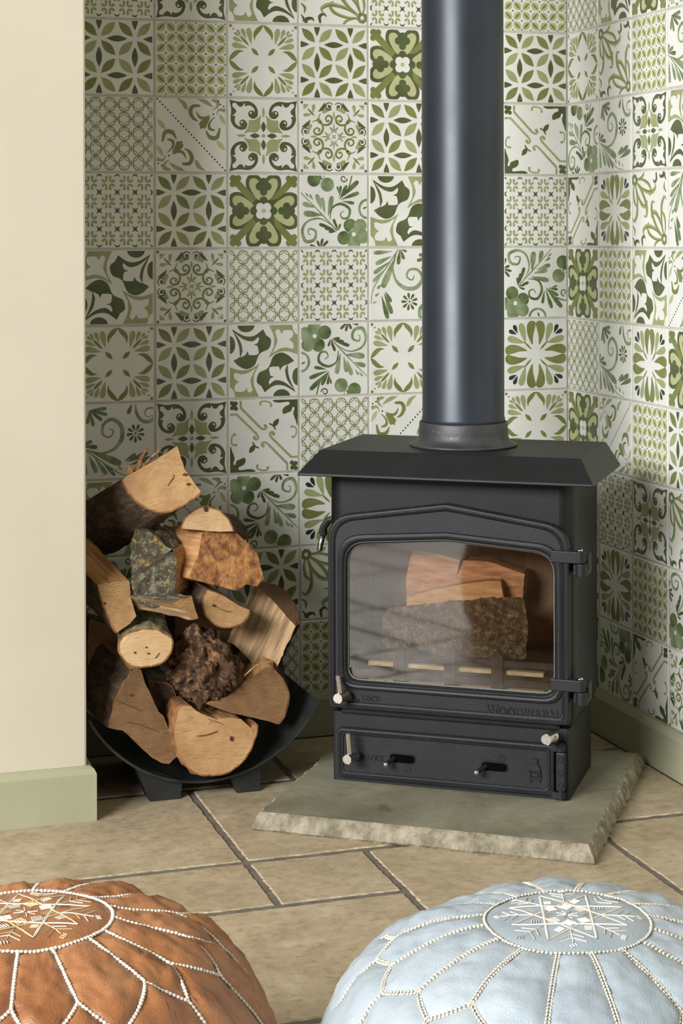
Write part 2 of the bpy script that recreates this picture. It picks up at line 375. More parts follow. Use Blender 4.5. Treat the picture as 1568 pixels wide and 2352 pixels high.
def d_star():
    d = D()
    for cx in (.25, .75):
        for cy in (.25, .75):
            for sx in (-1, 1):
                for sy in (-1, 1): d.lens('g_mid' if (sx*sy > 0) == (cy < .5) else 'g_light', (cx+sx*.028, cy+sy*.028), (cx+sx*.228, cy+sy*.228), .058)
        for q in (0, 1): d.lens('g_dark', (cx, q-.135), (cx, q+.135), .043).lens('g_dark', (q-.135, cx), (q+.135, cx), .043)
        d.lens('g_dark', (cx, .36), (cx, .64), .043).lens('g_dark', (.355, cx), (.645, cx), .043)
    return d
def d_leafgrid():
    d = D(); c = 1/7
    for i in range(7):
        for j in range(7):
            x, y = (i+.5)*c, (j+.5)*c; h = .054; s = 1 if (i+j) % 2 else -1
            d.blob('g_pale', [(x-h, y-s*h), (x+h*.35, y-s*h), (x+h, y-s*h*.35), (x+h, y+s*h), (x-h*.35, y+s*h), (x-h, y+s*h*.35)], 0, 3)
            d.lens('g_mid', (x-h*.85, y-s*h*.85), (x+h*.85, y+s*h*.85), .017, 1)
    for i in range(1, 8):
        for j in range(8): d.circ('g_black', (min(i*c, .99), min(max(j*c, .008), .992)), .012, 1, 8)
    return d
def d_frame():
    d = D()
    d.drop('g_light', (.285, .07), (.325, .27), .042).drop('g_light', (.195, .075), (.245, .20), .03).drop('g_light', (.125, .085), (.17, .16), .02)
    d.circ('g_mid', (.07, .06), .009).lens('g_mid', (.16, .15), (.295, .288), .014).lens('g_mid', (.325, .325), (.43, .43), .03)
    d.blob('g_mid', [(.5, .004), (.43, .025), (.375, .08), (.355, .14), (.372, .215), (.388, .165), (.42, .125), (.47, .07)])
    d.blob('g_mid', [(.005, .005), (.035, .008), (.042, .03), (.02, .045), (.004, .035)])
    return d.sym(SYM8)
def d_clover():
    d = D()
    d.blob('g_dark', [(.5, .52), (.36, .4), (.33, .29), (.26, .2), (.238, .12), (.255, .04), (.3, .004), (.42, .006), (.5, .075), (.58, .006), (.7, .004), (.745, .04), (.762, .12), (.74, .2), (.67, .29), (.64, .4)])
    d.blob('g_pale', [(.5, .352), (.42, .348), (.345, .26), (.292, .15), (.302, .07), (.36, .045), (.42, .075), (.44, .13), (.5, .15), (.56, .13), (.58, .075), (.64, .045), (.698, .07), (.708, .15), (.655, .26), (.58, .348)], 1)
    d.circ('g_dark', (.5, .1), .062, 2).circ('g_dark', (.438, .16), .056, 2).circ('g_dark', (.562, .16), .056, 2).circ('g_dark', (.5, .235), .055, 2).circ('g_dark', (.5, .18), .05, 2)
    d.p('g_mid', [(.33, .4), (.06, .13), (.13, .06), (.4, .33)])
    for q, r in (((.055, .05), .05), ((.13, .05), .045), ((.05, .13), .045), ((.12, .12), .05)): d.circ('g_mid', q, r)
    d.circ('g_dark', (.5, .36), .06, 2); d.circ('g_dark', (.44, .44), .09, 2)
    d.sym(ROT4)
    for q in ((.45, .45), (.55, .45), (.45, .55), (.55, .55)): d.circ('glaze', q, .062, 3)
    return d.circ('glaze', (.5, .5), .075, 3).circ('g_pale', (.5, .5), .032, 4)
def d_links():
    d = D()
    for i in range(-1, 6):
        for j in range(-1, 6):
            x, y = i*.2, j*.2
            d.ring('g_light', (x+.1, y), .094, .074, .0135, 0, .8, 16); d.ring('g_mid', (x, y+.1), .074, .094, .0135, 0, .8, 16)
            s = .012; d.p('g_dark', [(x+.1-s, y+.1-s), (x+.1+s, y+.1-s), (x+.1+s, y+.1+s), (x+.1-s, y+.1+s)], 1)
    return d
def d_curls():
    d = D()
    for i in range(5):
        for j in range(5):
            x, y = i*.25, j*.25
            P = []
            for k in range(16):
                a = 2*PI*k/16; r = (.068, .03, .024, .03)[k % 4] if k % 4 == 0 else .026
                P.append((x+r*math.cos(a+PI/4), y+r*math.sin(a+PI/4)))
            d.p('g_dark', P)
    for i in range(4):
        for j in range(4):
            x, y = .125+i*.25, .125+j*.25
            for sx in (-1, 1):
                for sy in (-1, 1):
                    q = lambda a, b: (x+sx*a, y+sy*b)
                    d.line('g_light', [q(.026, .082), q(.026, .045), q(.036, .022), q(.06, .022), q(.078, .034)], [.036, .028, .024, .03, .036], 0, 3)
                    d.circ('g_light', q(.028, .08), .019, 0, 8).circ('g_light', q(.076, .036), .019, 0, 8)
    return d
def d_corner_swirl():
    d = D()
    h = [(.14, .03), (.285, .022), (.38, .075), (.42, .165), (.405, .235), (.35, .265), (.3, .25)]
    d.p('g_dark', crv([(.003, .003)]+h, 4)+[(b, a) for a, b in crv([(.003, .003)]+h, 4)[::-1]])
    wq = [(.052, .052), (.095, .048), (.128, .083), (.165, .103), (.2, .083), (.226, .05), (.232, .092), (.275, .08), (.325, .09), (.365, .13), (.375, .19), (.355, .235), (.3, .26), (.31, .31)]
    d.p('glaze', crv(wq, 3)+[(b, a) for a, b in crv(wq, 3)[::-1]], 1)
    for q in ((.328, .2), (.2, .328)): d.circ('g_dark', q, .052, 2)
    d.line('g_dark', [(.345, .245), (.39, .225), (.4, .17)], [.03, .04, .03], 2).line('g_dark', [(.245, .345), (.225, .39), (.17, .4)], [.03, .04, .03], 2)
    d.lens('glaze', (.3, .2), (.33, .165), .012, 3).lens('glaze', (.2, .3), (.165, .33), .012, 3)
    d.p('g_light', crv([(.285, .285), (.38, .275), (.47, .21)], 4)+crv([(.448, .3), (.455, .385), (.425, .425), (.385, .455), (.3, .448)], 4)+crv([(.21, .47), (.275, .38), (.285, .285)], 4), 2)
    d.lens('g_dark', (.5, .3), (.5, .45), .034, 2).lens('g_light', (.5, .1), (.5, .25), .02, 2)
    return d.sym(ROT4).circ('g_light', (.5, .5), .026, 2)
def d_mandala():
    d = D(); d.circ('g_dark', (.018, .02), .02)
    d.drop('g_light', (.062, .05), (.1, .085), .014).drop('g_light', (.105, .045), (.1, .085), .01).lens('g_mid', (.105, .1), (.215, .21), .011)
    d.drop('g_light', (.2, .06), (.185, .17), .026).lens('g_dark', (.262, .15), (.37, .012), .026, 0, 8, .022)
    d.spiral('g_dark', (.425, .078), .064, .012, -.5, -1.35, [.012, .022, .016, .02]).circ('g_dark', (.425, .08), .018)
    d.drop('g_light', (.34, .15), (.475, .12), .03, 0, .012)
    d.line('g_mid', [(.3, .17), (.272, .24), (.31, .315), (.39, .335), (.455, .3), (.468, .235), (.42, .2), (.378, .24), (.4, .285), (.43, .265)], [.008, .018, .026, .03, .034, .03, .026, .022, .026, .03])
    d.lens('g_light', (.5, .14), (.5, .25), .016).lens('g_mid', (.5, .3), (.5, .45), .008).lens('g_mid', (.24, .25), (.315, .325), .02)
    d.lens('g_light', (.495, .42), (.43, .36), .016).lens('g_light', (.46, .455), (.485, .4), .012).lens('g_dark', (.475, .475), (.497, .497), .008)
    return d.sym(SYM8)
def d_fleur():
    d = D()
    d.p('g_dark', crv([(.035, .05), (.2, .143), (.35, .15), (.49, .06)], 5)+crv([(.535, .145), (.605, .21), (.575, .33), (.47, .38), (.42, .43), (.36, .56), (.25, .61), (.14, .57), (.055, .49)], 5)+crv([(.15, .44), (.13, .27), (.035, .05)], 5))
    d.p('glaze', crv([(.07, .1), (.2, .195), (.33, .225), (.42, .165)], 4)+crv([(.43, .2), (.4, .255), (.345, .272)], 4)+crv([(.405, .29), (.418, .405), (.28, .415)], 3)+crv([(.262, .355), (.23, .41), (.155, .447)], 4)+crv([(.19, .36), (.16, .23), (.07, .1)], 4), 1)
    d.circ('g_dark', (.24, 0), .125, 0, 20, .098).circ('g_dark', (0, .27), .082, 0, 20, .125)
    d.p('g_light', [(.575, .004), (.92, .004)]+crv([(.93, .07), (.96, .12), (.996, .145)], 3)+crv([(.996, .42), (.84, .375), (.7, .39), (.565, .462)], 4)+crv([(.645, .31), (.645, .16), (.575, .004)], 4))
    d.p('glaze', crv([(.62, .4), (.695, .25), (.685, .16), (.665, .1)], 4)+crv([(.7, .06), (.735, .08), (.757, .135)], 3)+crv([(.785, .085), (.84, .075), (.92, .085)], 3)+crv([(.935, .13), (.91, .185), (.868, .21)], 3)+crv([(.93, .26), (.94, .33), (.9, .34)], 3)+crv([(.84, .32), (.735, .335), (.62, .4)], 4), 1)
    return d.sym([R0, R2])
def d_flower():
    d = D()
    for i, q in enumerate(((.74, .705), (.895, .71), (.935, .865), (.8, .95), (.645, .88))): d.circ('g_water2' if i in (0, 4) else 'g_water', q, .098, i % 3, 18)
    d.circ('g_water', (.8, .82), .085, 3).circ('glaze', (.795, .83), .032, 4, 12)
    d.circ('g_water2', (.2, .06), .1).circ('g_water', (.4, .13), .1, 1).circ('g_water2', (.3, 0), .06, 2).circ('glaze', (.33, .02), .02, 3, 10)
    d.line('g_water', [(.0, .24), (.29, .52), (.545, .78)], [.012, .018, .02])
    for f, t, r in (((.245, .285), (.31, .48), .034), ((.32, .33), (.36, .53), .032), ((.465, .31), (.41, .58), .036), ((.08, .255), (.125, .31), .014), ((.14, .275), (.185, .35), .016), ((.07, .535), (.34, .56), .045), ((.05, .40), (.22, .45), .035)): d.drop('g_water', f, t, r, 1)
    d.line('g_water2', [(.44, .62), (.47, .46), (.6, .40), (.73, .47), (.715, .585), (.63, .605), (.595, .54), (.65, .5)], [.01, .025, .04, .042, .035, .025, .015, .01])
    d.line('g_water', [(.53, .75), (.3, .61), (.1, .65), (.025, .78), (.075, .925), (.2, .905), (.225, .79), (.13, .75), (.115, .82), (.15, .835)], [.008, .02, .03, .04, .05, .045, .035, .025, .015, .01])
    for f, t, r in (((.495, .625), (.545, .76), .022), ((.53, .69), (.55, .77), .016), ((.59, .69), (.56, .78), .016), ((.29, .69), (.5, .76), .026), ((.37, .745), (.52, .78), .022), ((.43, .795), (.53, .79), .018)): d.drop('g_dark', f, t, r, 2)
    for f, t, r in (((.85, .09), (.58, .33), .035), ((.685, .15), (.59, .31), .026), ((.6, .155), (.58, .3), .02), ((.55, .16), (.57, .25), .014), ((.86, .245), (.6, .34), .03), ((.79, .39), (.62, .36), .024)): d.drop('g_water2', f, t, r, 1)
    d.line('g_water2', [(.575, .33), (.7, .22), (.77, .0)], [.008, .02, .02]).spiral('g_water2', (.645, .04), .055, .015, 0, 1.1, [.022, .018, .012])
    d.ring('g_water', (1.0, .47), .12, .13, .035).lens('g_water2', (.93, .47), (1.0, .44), .014)
    for q in ((.15, .985), (.25, .93), (.325, .9), (.4, .93)): d.drop('g_dark', q, (.29, 1.03), .02, 1)
    return d
def d_vine():
    d = D()
    d.line('g_water', [(0, .57), (.25, .75), (.55, .95), (.78, .99)], [.014, .018, .016, .008])
    d.line('g_water', [(.0, .575), (.2, .655), (.42, .62), (.55, .48), (.55, .3), (.42, .2), (.3, .27), (.295, .4), (.39, .44), (.44, .36), (.375, .325)], [.008, .02, .04, .06, .06, .05, .04, .035, .028, .02, .012])
    for f, t, r in (((.52, .8), (.08, .6), .05), ((.05, .93), (.03, .66), .03), ((.2, .9), (.1, .68), .034), ((.33, .93), (.18, .71), .032), ((.45, .95), (.28, .77), .026), ((.55, .885), (.5, .83), .02), ((.66, .92), (.62, .86), .018), ((.76, .95), (.74, .9), .012)): d.drop('g_water', f, t, r, 1)
    for f, t, r in (((.9, .68), (.62, .79), .035), ((.97, .74), (.66, .83), .035), ((.74, .69), (.6, .77), .026), ((.2, .57), (.0, .55), .03), ((.13, .49), (.0, .54), .026), ((.03, .45), (.0, .53), .02), ((.65, .12), (.7, .0), .03)): d.drop('g_water2', f, t, r, 1)
    for f in ((.33, .05), (.34, .13), (.27, .2), (.16, .27), (.08, .24)): d.drop('g_water2', f, (.11, .07), .026, 1)
    d.line('g_water', [(.75, 0), (.765, .13), (.85, .235), (.97, .235), (1.02, .15)], [.02, .045, .055, .05, .04]).line('g_water', [(1.0, .06), (.91, .07), (.88, .14), (.93, .185), (.98, .16)], [.03, .025, .018, .014, .01])
    for k in range(9):
        a = 2*PI*k/9+.2; d.drop('g_dark', (.75+.115*math.cos(a), .4+.115*math.sin(a)), (.75+.03*math.cos(a), .4+.03*math.sin(a)), .02, 1)
    return d.circ('g_dark', (.75, .4), .016, 1, 8)
def d_dotted():
    d = D()
    for q in ((.03, .9), (.08, .925), (.11, .975)): d.circ('g_black', q, .012, 0, 8)
    e = D(); e.circ('g_black', (.82, .21), .013, 0, 8)
    e.blob('g_light', [(.3, .006), (.37, .02), (.42, .05), (.445, .1), (.45, .155), (.4, .135), (.36, .07)])
    e.line('g_mid', [(.63, .1), (.53, .105), (.49, .18), (.53, .27), (.6, .31)], [.03, .05, .06, .045, .008]).line('g_mid', [(.575, .175), (.62, .255), (.7, .265), (.77, .225)], [.008, .04, .04, .008])
    e.blob('g_mid', [(.77, .25), (.66, .29), (.61, .35), (.625, .375), (.63, .415), (.665, .405), (.7, .41), (.735, .34)])
    e.line('g_mid', [(.84, .25), (.765, .33), (.765, .41), (.84, .435)], [.008, .03, .045, .02]).line('g_mid', [(.71, .435), (.77, .53), (.87, .53), (.91, .4)], [.008, .06, .06, .02])
    e.lens('g_light', (.58, .004), (.82, .12), .03, 0, 8, -.02).line('g_light', [(.8, .004), (.885, .05), (.87, .11), (.81, .155)], [.05, .05, .03, .005]).line('g_light', [(.865, .225), (.9, .15), (.99, .16)], [.005, .03, .06])
    e.lens('g_pale', (.9, .2), (.992, .36), .03).lens('g_pale', (.86, .57), (.985, .71), .035)
    d.add(e).sym([R0, R2])
    for k in range(27): d.circ('g_black', (.02+.965*k/26, .015+.97*k/26), .0125, 0, 8)
    return d
def d_diagonal():
    d = D()
    d.line('g_light', [(.16, .005), (.16, .1), (.44, .38)], .034, 0, sharp=True).line('g_light', [(.44, .38), (.49, .41), (.535, .39), (.525, .355)], .03).circ('g_light', (.515, .36), .024)
    d.line('g_light', [(.004, .19), (.1, .19), (.39, .47)], .034, 0, sharp=True).line('g_light', [(.39, .47), (.415, .52), (.385, .55), (.355, .53)], .03).circ('g_light', (.36, .52), .024)
    for q in ((.03, .03), (.085, .04), (.035, .1), (.09, .11), (.06, .07)): d.circ('g_dark', q, .032, 0, 10)
    d.blob('g_dark', [(.65, .003), (.66, .035), (.74, .045), (.86, .035), (.87, .075), (.81, .1), (.77, .15), (.785, .205), (.84, .19), (.9, .165), (.92, .11), (.95, .13), (.93, .2), (.965, .3), (.997, .36), (.998, .003)], 0, 3)
    d.line('g_light', [(.445, .055), (.455, .025), (.53, .02), (.6, .05), (.6, .085)], .022).circ('g_light', (.445, .055), .02).circ('g_light', (.6, .085), .02)
    d.line('g_light', [(.91, .38), (.965, .4), (.975, .47), (.95, .53), (.925, .53)], .022).circ('g_light', (.91, .385), .02).circ('g_light', (.925, .53), .02)
    d.lens('g_dark', (.625, .385), (.72, .265), .036).lens('g_dark', (.565, .325), (.645, .365), .012).lens('g_dark', (.67, .43), (.64, .355), .012)
    return d.sym([R0, R2])
def d_petals():
    d = D()
    d.blob('g_mid', [(.499, .05), (.462, .012), (.4, .018), (.358, .08), (.36, .18), (.395, .28), (.448, .36), (.455, .24), (.48, .14)])
    d.drop('g_light', (.265, .075), (.335, .33), .052).drop('g_black', (.155, .085), (.205, .19), .032).lens('g_mid', (.3, .305), (.44, .435), .015)
    return d.sym(SYM8)
def d_plume():
    d = D(); bx, by = .93, .9
    for ang, ln, cl, wd in ((172, .3, -.5, .035), (186, .52, .55, .05), (203, .62, -.5, .06), (222, .6, .5, .065), (240, .5, -.6, .06), (258, .56, .5, .055), (275, .36, -.6, .045)):
        a = math.radians(ang); q = lambda r, t: (bx+r*math.cos(t), by+r*math.sin(t))
        pts = [q(.07, a), q(ln*.45, a-cl*.18), q(ln*.82, a+cl*.1), q(ln, a+cl*.42), q(ln*.93, a+cl*.68)]
        d.line('g_light', pts, [.008, wd*.8, wd*1.1, wd*.8, .012]).line('g_mid', [(x+.006, y+.012) for x, y in pts[:4]], [.004, wd*.35, wd*.5, wd*.2], 1)
    for k in range(9):
        a = 2*PI*k/9; d.circ('g_mid' if k % 2 else 'g_water2', (bx+.055*math.cos(a), by+.055*math.sin(a)), .028, 2, 8)
    d.circ('glaze', (bx, by), .014, 3, 8)
    d.line('g_dark', [(.3, .99), (.29, .9), (.35, .86), (.39, .9)], [.03, .05, .035, .01]).line('g_dark', [(.08, .995), (.1, .94), (.18, .93), (.2, .97)], [.05, .055, .035, .01]).line('g_mid', [(.99, .28), (.93, .22), (.94, .14)], [.01, .04, .01]).line('g_dark', [(.99, .12), (.95, .07), (.96, .02)], [.01, .035, .01])
    return d.sym([R0, R2])
DES = {'A': d_star, 'B': d_leafgrid, 'C': d_frame, 'D': d_clover, 'E': d_links, 'F': d_curls, 'G': d_corner_swirl, 'H': d_mandala, 'I': d_fleur, 'J': d_flower, 'K': d_vine, 'L': d_dotted, 'M': d_diagonal, 'N': d_petals, 'O': d_plume}
OPS = {'': R0, '1': R1, '2': R2, '3': R3, 'm': MX, 'n': lambda x, y: MX(*R2(x, y))}
MNAMES = ['glaze', 'g_pale', 'g_light', 'g_mid', 'g_dark', 'g_black', 'g_water', 'g_water2']
TILE_CACHE, DES_CACHE = {}, {}
def tile_mesh(code):
    if code in TILE_CACHE: return TILE_CACHE[code]
    k = code[0]
    if k not in DES_CACHE: DES_CACHE[k] = DES[k]().s
    op = OPS[code[1:]]; wd, hd = TW-.0042, TH-.0042; b = .0012
    V = [(-wd/2, -hd/2, -.008), (wd/2, -hd/2, -.008), (wd/2, hd/2, -.008), (-wd/2, hd/2, -.008), (-wd/2, -hd/2, -b), (wd/2, -hd/2, -b), (wd/2, hd/2, -b), (-wd/2, hd/2, -b), (-wd/2+b, -hd/2+b, 0), (wd/2-b, -hd/2+b, 0), (wd/2-b, hd/2-b, 0), (-wd/2+b, hd/2-b, 0)]
    Fc = [(0, 1, 5, 4), (1, 2, 6, 5), (2, 3, 7, 6), (3, 0, 4, 7), (4, 5, 9, 8), (5, 6, 10, 9), (6, 7, 11, 10), (7, 4, 8, 11), (8, 9, 10, 11)]; mi = [0]*9
    seen = set()
    for idx, (lv, m, poly) in enumerate(DES_CACHE[k]):
        key = (lv, m, round(sum(a for a, _ in poly)/len(poly), 3), round(sum(b_ for _, b_ in poly)/len(poly), 3), len(poly))
        if key in seen: continue
        seen.add(key)
        q = clip([op(x, y) for x, y in poly])
        if len(q) < 3: continue
        ar = sum(q[i-1][0]*q[i][1]-q[i][0]*q[i-1][1] for i in range(len(q)))
        if abs(ar) < 1e-6: continue
        if ar > 0: q = q[::-1]
        n0 = len(V); z = .00012*(lv+1)+(idx*5 % 13)*8e-6
        V += [((x-.5)*(wd-2*b), (.5-y)*(hd-2*b), z) for x, y in q]; Fc.append(tuple(range(n0, n0+len(q)))); mi.append(MNAMES.index(m))
    me = bpy.data.meshes.new('tile'); me.from_pydata(V, [], Fc)
    for m in MNAMES: me.materials.append(MT[m])
    for p, i in zip(me.polygons, mi): p.material_index = i
    me.update(); TILE_CACHE[code] = me; return me
BACK = ['A  E  N  J  B  G  H  D', 'F  F  G  I  O  F  E  B', 'C  A  B  C  A  D  H  A', 'G  E  L  G  H  A  C  M', 'H  F  A  D  J  I  B  F', 'M  Im H  E  F  K1 L  J1',
        'B  C  A  I  J2 C  G  N', 'D  K  G  M  E  Lm A  C', 'E  Im L  J2 N  F  J  D', 'A  J  O  A  O2 B  C  H', 'F  H  F  E  B  N  A  K']
RIGHT = ['B  F  H  A  J  C', 'E  I  D  F  A  G', 'C  O2 B  K  H  E', 'J  K  G  Im D  B', 'Mm N  O2 K1 E  A', 'D  B  Im Lm N  J', 'E  K  N  D  C  F', 'D  Lm B  A  M  H', 'B  F  G  O  J  C', 'A  N  B  J1 F  D', 'G  J3 Mm H  E  I']
for wallname, rows in (('b', BACK), ('r', RIGHT)):
    for j, row in enumerate(rows):
        for i, code in enumerate(row.split()):
            zc = Z0+TH*(4.5-j)
            o = link(bpy.data.objects.new('tile', tile_mesh(code)), WALL_B if wallname == 'b' else WALL_R)
            tx, ty = random.gauss(0, .0012), random.gauss(0, .0012)
            if wallname == 'b':
                xc = -TW*(7.5-i)
                o.location = (xc, 0, zc); o.rotation_euler = (PI/2+tx, 0, ty)
                if i == 0: o.location.x = -1.0775; o.scale = (.36, 1, 1)     # sliver of a cut tile beside the pier
            else:
                o.location = (0, -TW*(i+.5), zc); o.rotation_euler = (PI/2+tx, 0, -PI/2+ty)

# ---- floor
bm = bmesh.new(); box(bm, (-3.6, -4.2, -.06), (.14, .14, -.0026)); FLOOR = struct(bm_obj('floor', bm, MT['floor_grout']))
def floor_tile(x0, y0, x1, y1):
    x0 += .0058; y0 += .0085; x1 -= .0058; y1 -= .0085; out = []
    cs = [(x0, y0), (x1, y0), (x1, y1), (x0, y1)]; cx, cy = (x0+x1)/2, (y0+y1)/2
    for i in range(4):
        a, b = Vector(cs[i]), Vector(cs[(i+1) % 4]); n = max(4, int((b-a).length/.007)); d = (b-a).normalized(); nn = Vector((d.y, -d.x))
        for k in range(n):
            p = a+(b-a)*(k/n); q = p+nn*(.0022*noise.noise(Vector((p.x*130, p.y*130, 3)))+.0016*noise.noise(Vector((p.x*40, p.y*40, 9)))); out.append(q)
    n = len(out); V = []
    for q in out: V.append((q.x-cx, q.y-cy, -.012))
    for q in out: V.append((q.x-cx, q.y-cy, -.0022))
    for q in out:
        d = (Vector((cx, cy))-q).normalized(); e = q+d*(.0022+.0015*noise.noise(Vector((q.x*200, q.y*200, 1)))); V.append((e.x-cx, e.y-cy, 0))
    Fc, fm = [], []
    for r in (0, 1):
        for k in range(n): Fc.append((r*n+k, r*n+(k+1) % n, (r+1)*n+(k+1) % n, (r+1)*n+k)); fm.append(1 if r else 2)
    Fc.append(tuple(range(2*n, 3*n))); fm.append(0)
    o = mesh_obj('floor_tile', V, Fc, [MT['floor'], MT['floor_chip'], MT['floor_grout']], FLOOR, fm); o.location = (cx, cy, 0); return o
gp = .2035; gx = lambda i: -.899+gp*i; gy = lambda j: -.695-gp*j
occ = set()
def place(i0, j0, wi, hj):
    for i in range(i0, i0+wi):
        for j in range(j0, j0+hj): occ.add((i, j))
    x1 = min(gx(i0+wi), -.018); y1 = min(gy(j0), -.016)
    floor_tile(gx(i0), gy(j0+hj), x1, y1)
for a in ((0, 0, 1, 1), (-2, 0, 2, 1), (-3, -2, 3, 2), (0, -2, 3, 2), (-2, 1, 3, 2), (1, 0, 2, 2), (3, -2, 2, 2), (3, 0, 2, 3), (-1, -4, 2, 2), (1, -4, 2, 2), (1, 2, 2, 1)): place(*a)
for j in range(-4, 12):
    for i in range(-9, 5):
        if (i, j) in occ: continue
        for wi, hj in random.sample([(2, 3), (2, 2), (2, 1), (3, 2)], 4)+[(1, 2), (1, 1)]:
            if i+wi <= 5 and all((a, b) not in occ for a in range(i, i+wi) for b in range(j, j+hj)): place(i, j, wi, hj); break

# ------------------------------------------------------------------ hearth slab
def hearth():
    ang = math.radians(-35.5); u = Vector((math.cos(ang), math.sin(ang))); v = Vector((-u.y, u.x))
    P0 = Vector((-.848, -.545)); Lu, Lv = .590, .560
    cs = [P0, P0+u*Lu, P0+u*Lu+v*(Lv+.01), P0+v*(Lv-.02)]; out = []
    for i in range(4):
        a, b = cs[i], cs[(i+1) % 4]; n = int((b-a).length/.006); d = (b-a).normalized(); nn = Vector((d.y, -d.x)); amp = (.0018, .005, .004, .006)[i]
        for k in range(n):
            p = a+(b-a)*(k/n); e = min(1, min(k, n-k)/6)
            out.append((p+nn*(amp*noise.noise(Vector((p.x*45, p.y*45, 5)))+amp*.6*noise.noise(Vector((p.x*14, p.y*14, 2))))*e, nn, i))
    n = len(out); H = .030; V, Fc, fm = [], [], []; c = P0+u*Lu/2+v*Lv/2
    lev = [(-.002, 0), (.001, .004), (-.002, .014), (-.005, .022), (-.009, .0275), (-.0125, H)]
    for li, (off, z) in enumerate(lev):
        for q, nn, i in out:
            jit = .0025*noise.noise(Vector((q.x*120, q.y*120, z*160+7))) if 0 < li < 5 else 0
            top = .004*noise.noise(Vector((q.x*60, q.y*60, 1))) if li == 5 else 0
            rel = q-c; ru, rv = rel.dot(u), rel.dot(v); r = c+u*ru*(1+2*off/Lu)+v*rv*(1+2*off/Lv)+nn*(jit+top*.5); V.append((r.x-c.x, r.y-c.y, z+(.0012*noise.noise(Vector((q.x*50, q.y*50, z*90))) if 0 < li < 5 else 0)))
    for r in range(len(lev)-1):
        for k in range(n): Fc.append((r*n+k, r*n+(k+1) % n, (r+1)*n+(k+1) % n, (r+1)*n+k)); fm.append(1)
    Fc.append(tuple(range((len(lev)-1)*n, len(lev)*n))); fm.append(0)
    o = mesh_obj('hearth_slab', V, Fc, [MT['slab'], MT['slab_edge']], None, fm); o.location = (c.x, c.y, 0)
    tag(o, 'grey-green riven stone hearth slab lying on the floor under the stove', 'hearth')
hearth()

# ------------------------------------------------------------------ wood stove (local: x right along its front, -y to the viewer, z up from the slab)
SA = math.radians(-35.3); SU = Vector((math.cos(SA), math.sin(SA), 0)); SN = Vector((math.sin(SA), -math.cos(SA), 0))
SO = Vector((-.6572, -.4042, .0302))+SU*.217
ST = tag(empty('wood_stove', SO, SA), 'black cast iron wood-burning stove with glass door standing on the stone slab', 'stove')
def rrect(x0, x1, y0, y1, r, seg=6, corners=(1, 1, 1, 1)):
    out = []
    for (cx, cy, a0, on) in ((x1-r, y0+r, -90, corners[0]), (x1-r, y1-r, 0, corners[1]), (x0+r, y1-r, 90, corners[2]), (x0+r, y0+r, 180, corners[3])):
        if on:
            for k in range(seg+1):
                a = math.radians(a0+90*k/seg); out.append((cx+r*math.cos(a), cy+r*math.sin(a)))
        else: out.append((cx+r*math.copysign(1, math.cos(math.radians(a0+45))), cy+r*math.copysign(1, math.sin(math.radians(a0+45)))))
    return out
def loft(bm, loops, mi=0, closed=True):
    rings = [[bm.verts.new(p) for p in lp] for lp in loops]; n = len(rings[0])
    for a, b in zip(rings, rings[1:]):
        for k in range(n if closed else n-1): bm.faces.new((a[k], a[(k+1) % n], b[(k+1) % n], b[k])).material_index = mi
    return rings
# base box
bm = bmesh.new()
lp = rrect(-.217, .217, 0, .2266, .004, 2)
r = loft(bm, [[(x, y, z) for x, y in lp] for z in (0.0, .125)]); bm.faces.new(r[0]); bm.faces.new(r[-1])
bm_obj('base', bm, MT['iron'], ST)
# body shell: sides and back with rounded front corners, chamfered into the base; hollow
bm = bmesh.new()
def shell(off, z):
    pts = rrect(-.227+off, .227-off, 0+off, .236-off, .028, 8, (1, 0, 0, 1))
    # rotate so that the list starts and ends on the front face
    i = min(range(len(pts)), key=lambda k: (pts[k][1] > 1e-6+off, abs(pts[k][0]-.199+off)))
    return [(x, y, z) for x, y in pts[i:]+pts[:i]]
rings = [shell(.008, .121), shell(.0, .145), shell(0, .565)]
R_ = [[bm.verts.new(p) for p in lp] for lp in rings]; n = len(R_[0])
for a, b in zip(R_, R_[1:]):
    for k in range(n):
        if abs(a[k].co.y-a[(k+1) % n].co.y) < 1e-5 and a[k].co.y < .01: continue      # leave the front open
        bm.faces.new((a[k], a[(k+1) % n], b[(k+1) % n], b[k]))
body = bm_obj('body', bm, MT['iron_body'], ST, True)
for p in body.data.polygons: p.use_smooth = abs(p.normal.z) < .2
bm = bmesh.new()   # front plate round the door opening
box(bm, (-.2, 0, .121), (-.19, .012, .565)); box(bm, (.19, 0, .121), (.2, .012, .565)); box(bm, (-.19, 0, .121), (.19, .012, .16)); box(bm, (-.19, 0, .46), (.19, .012, .565))
bm_obj('front_plate', bm, MT['iron_body'], ST)
# firebox lining
bm = bmesh.new()
box(bm, (-.195, .2, .15), (.195, .215, .47)); box(bm, (-.205, .013, .15), (-.193, .2, .47)); box(bm, (.193, .013, .15), (.205, .2, .47))
box(bm, (-.195, .013, .462), (.195, .2, .472))
bm_obj('firebox_lining', bm, MT['firebrick'], ST)
bm = bmesh.new(); box(bm, (-.193, .013, .148), (.193, .2, .166)); bm_obj('ash_bed', bm, MT['ash'], ST)
# canopy top
bm = bmesh.new()
lo = [(-.264, -.063), (.271, -.063), (.271, .238), (-.264, .238)]; hi = [(-.2335, -.021), (.2425, -.021), (.2425, .246), (-.2335, .246)]
r = loft(bm, [[(x, y, .5595) for x, y in lo], [(x, y, .5635) for x, y in lo], [(x, y, .603) for x, y in hi]]); bm.faces.new(r[0]); bm.faces.new(r[-1])
bevel(bm_obj('canopy', bm, MT['iron'], ST), .006, 3, .5)
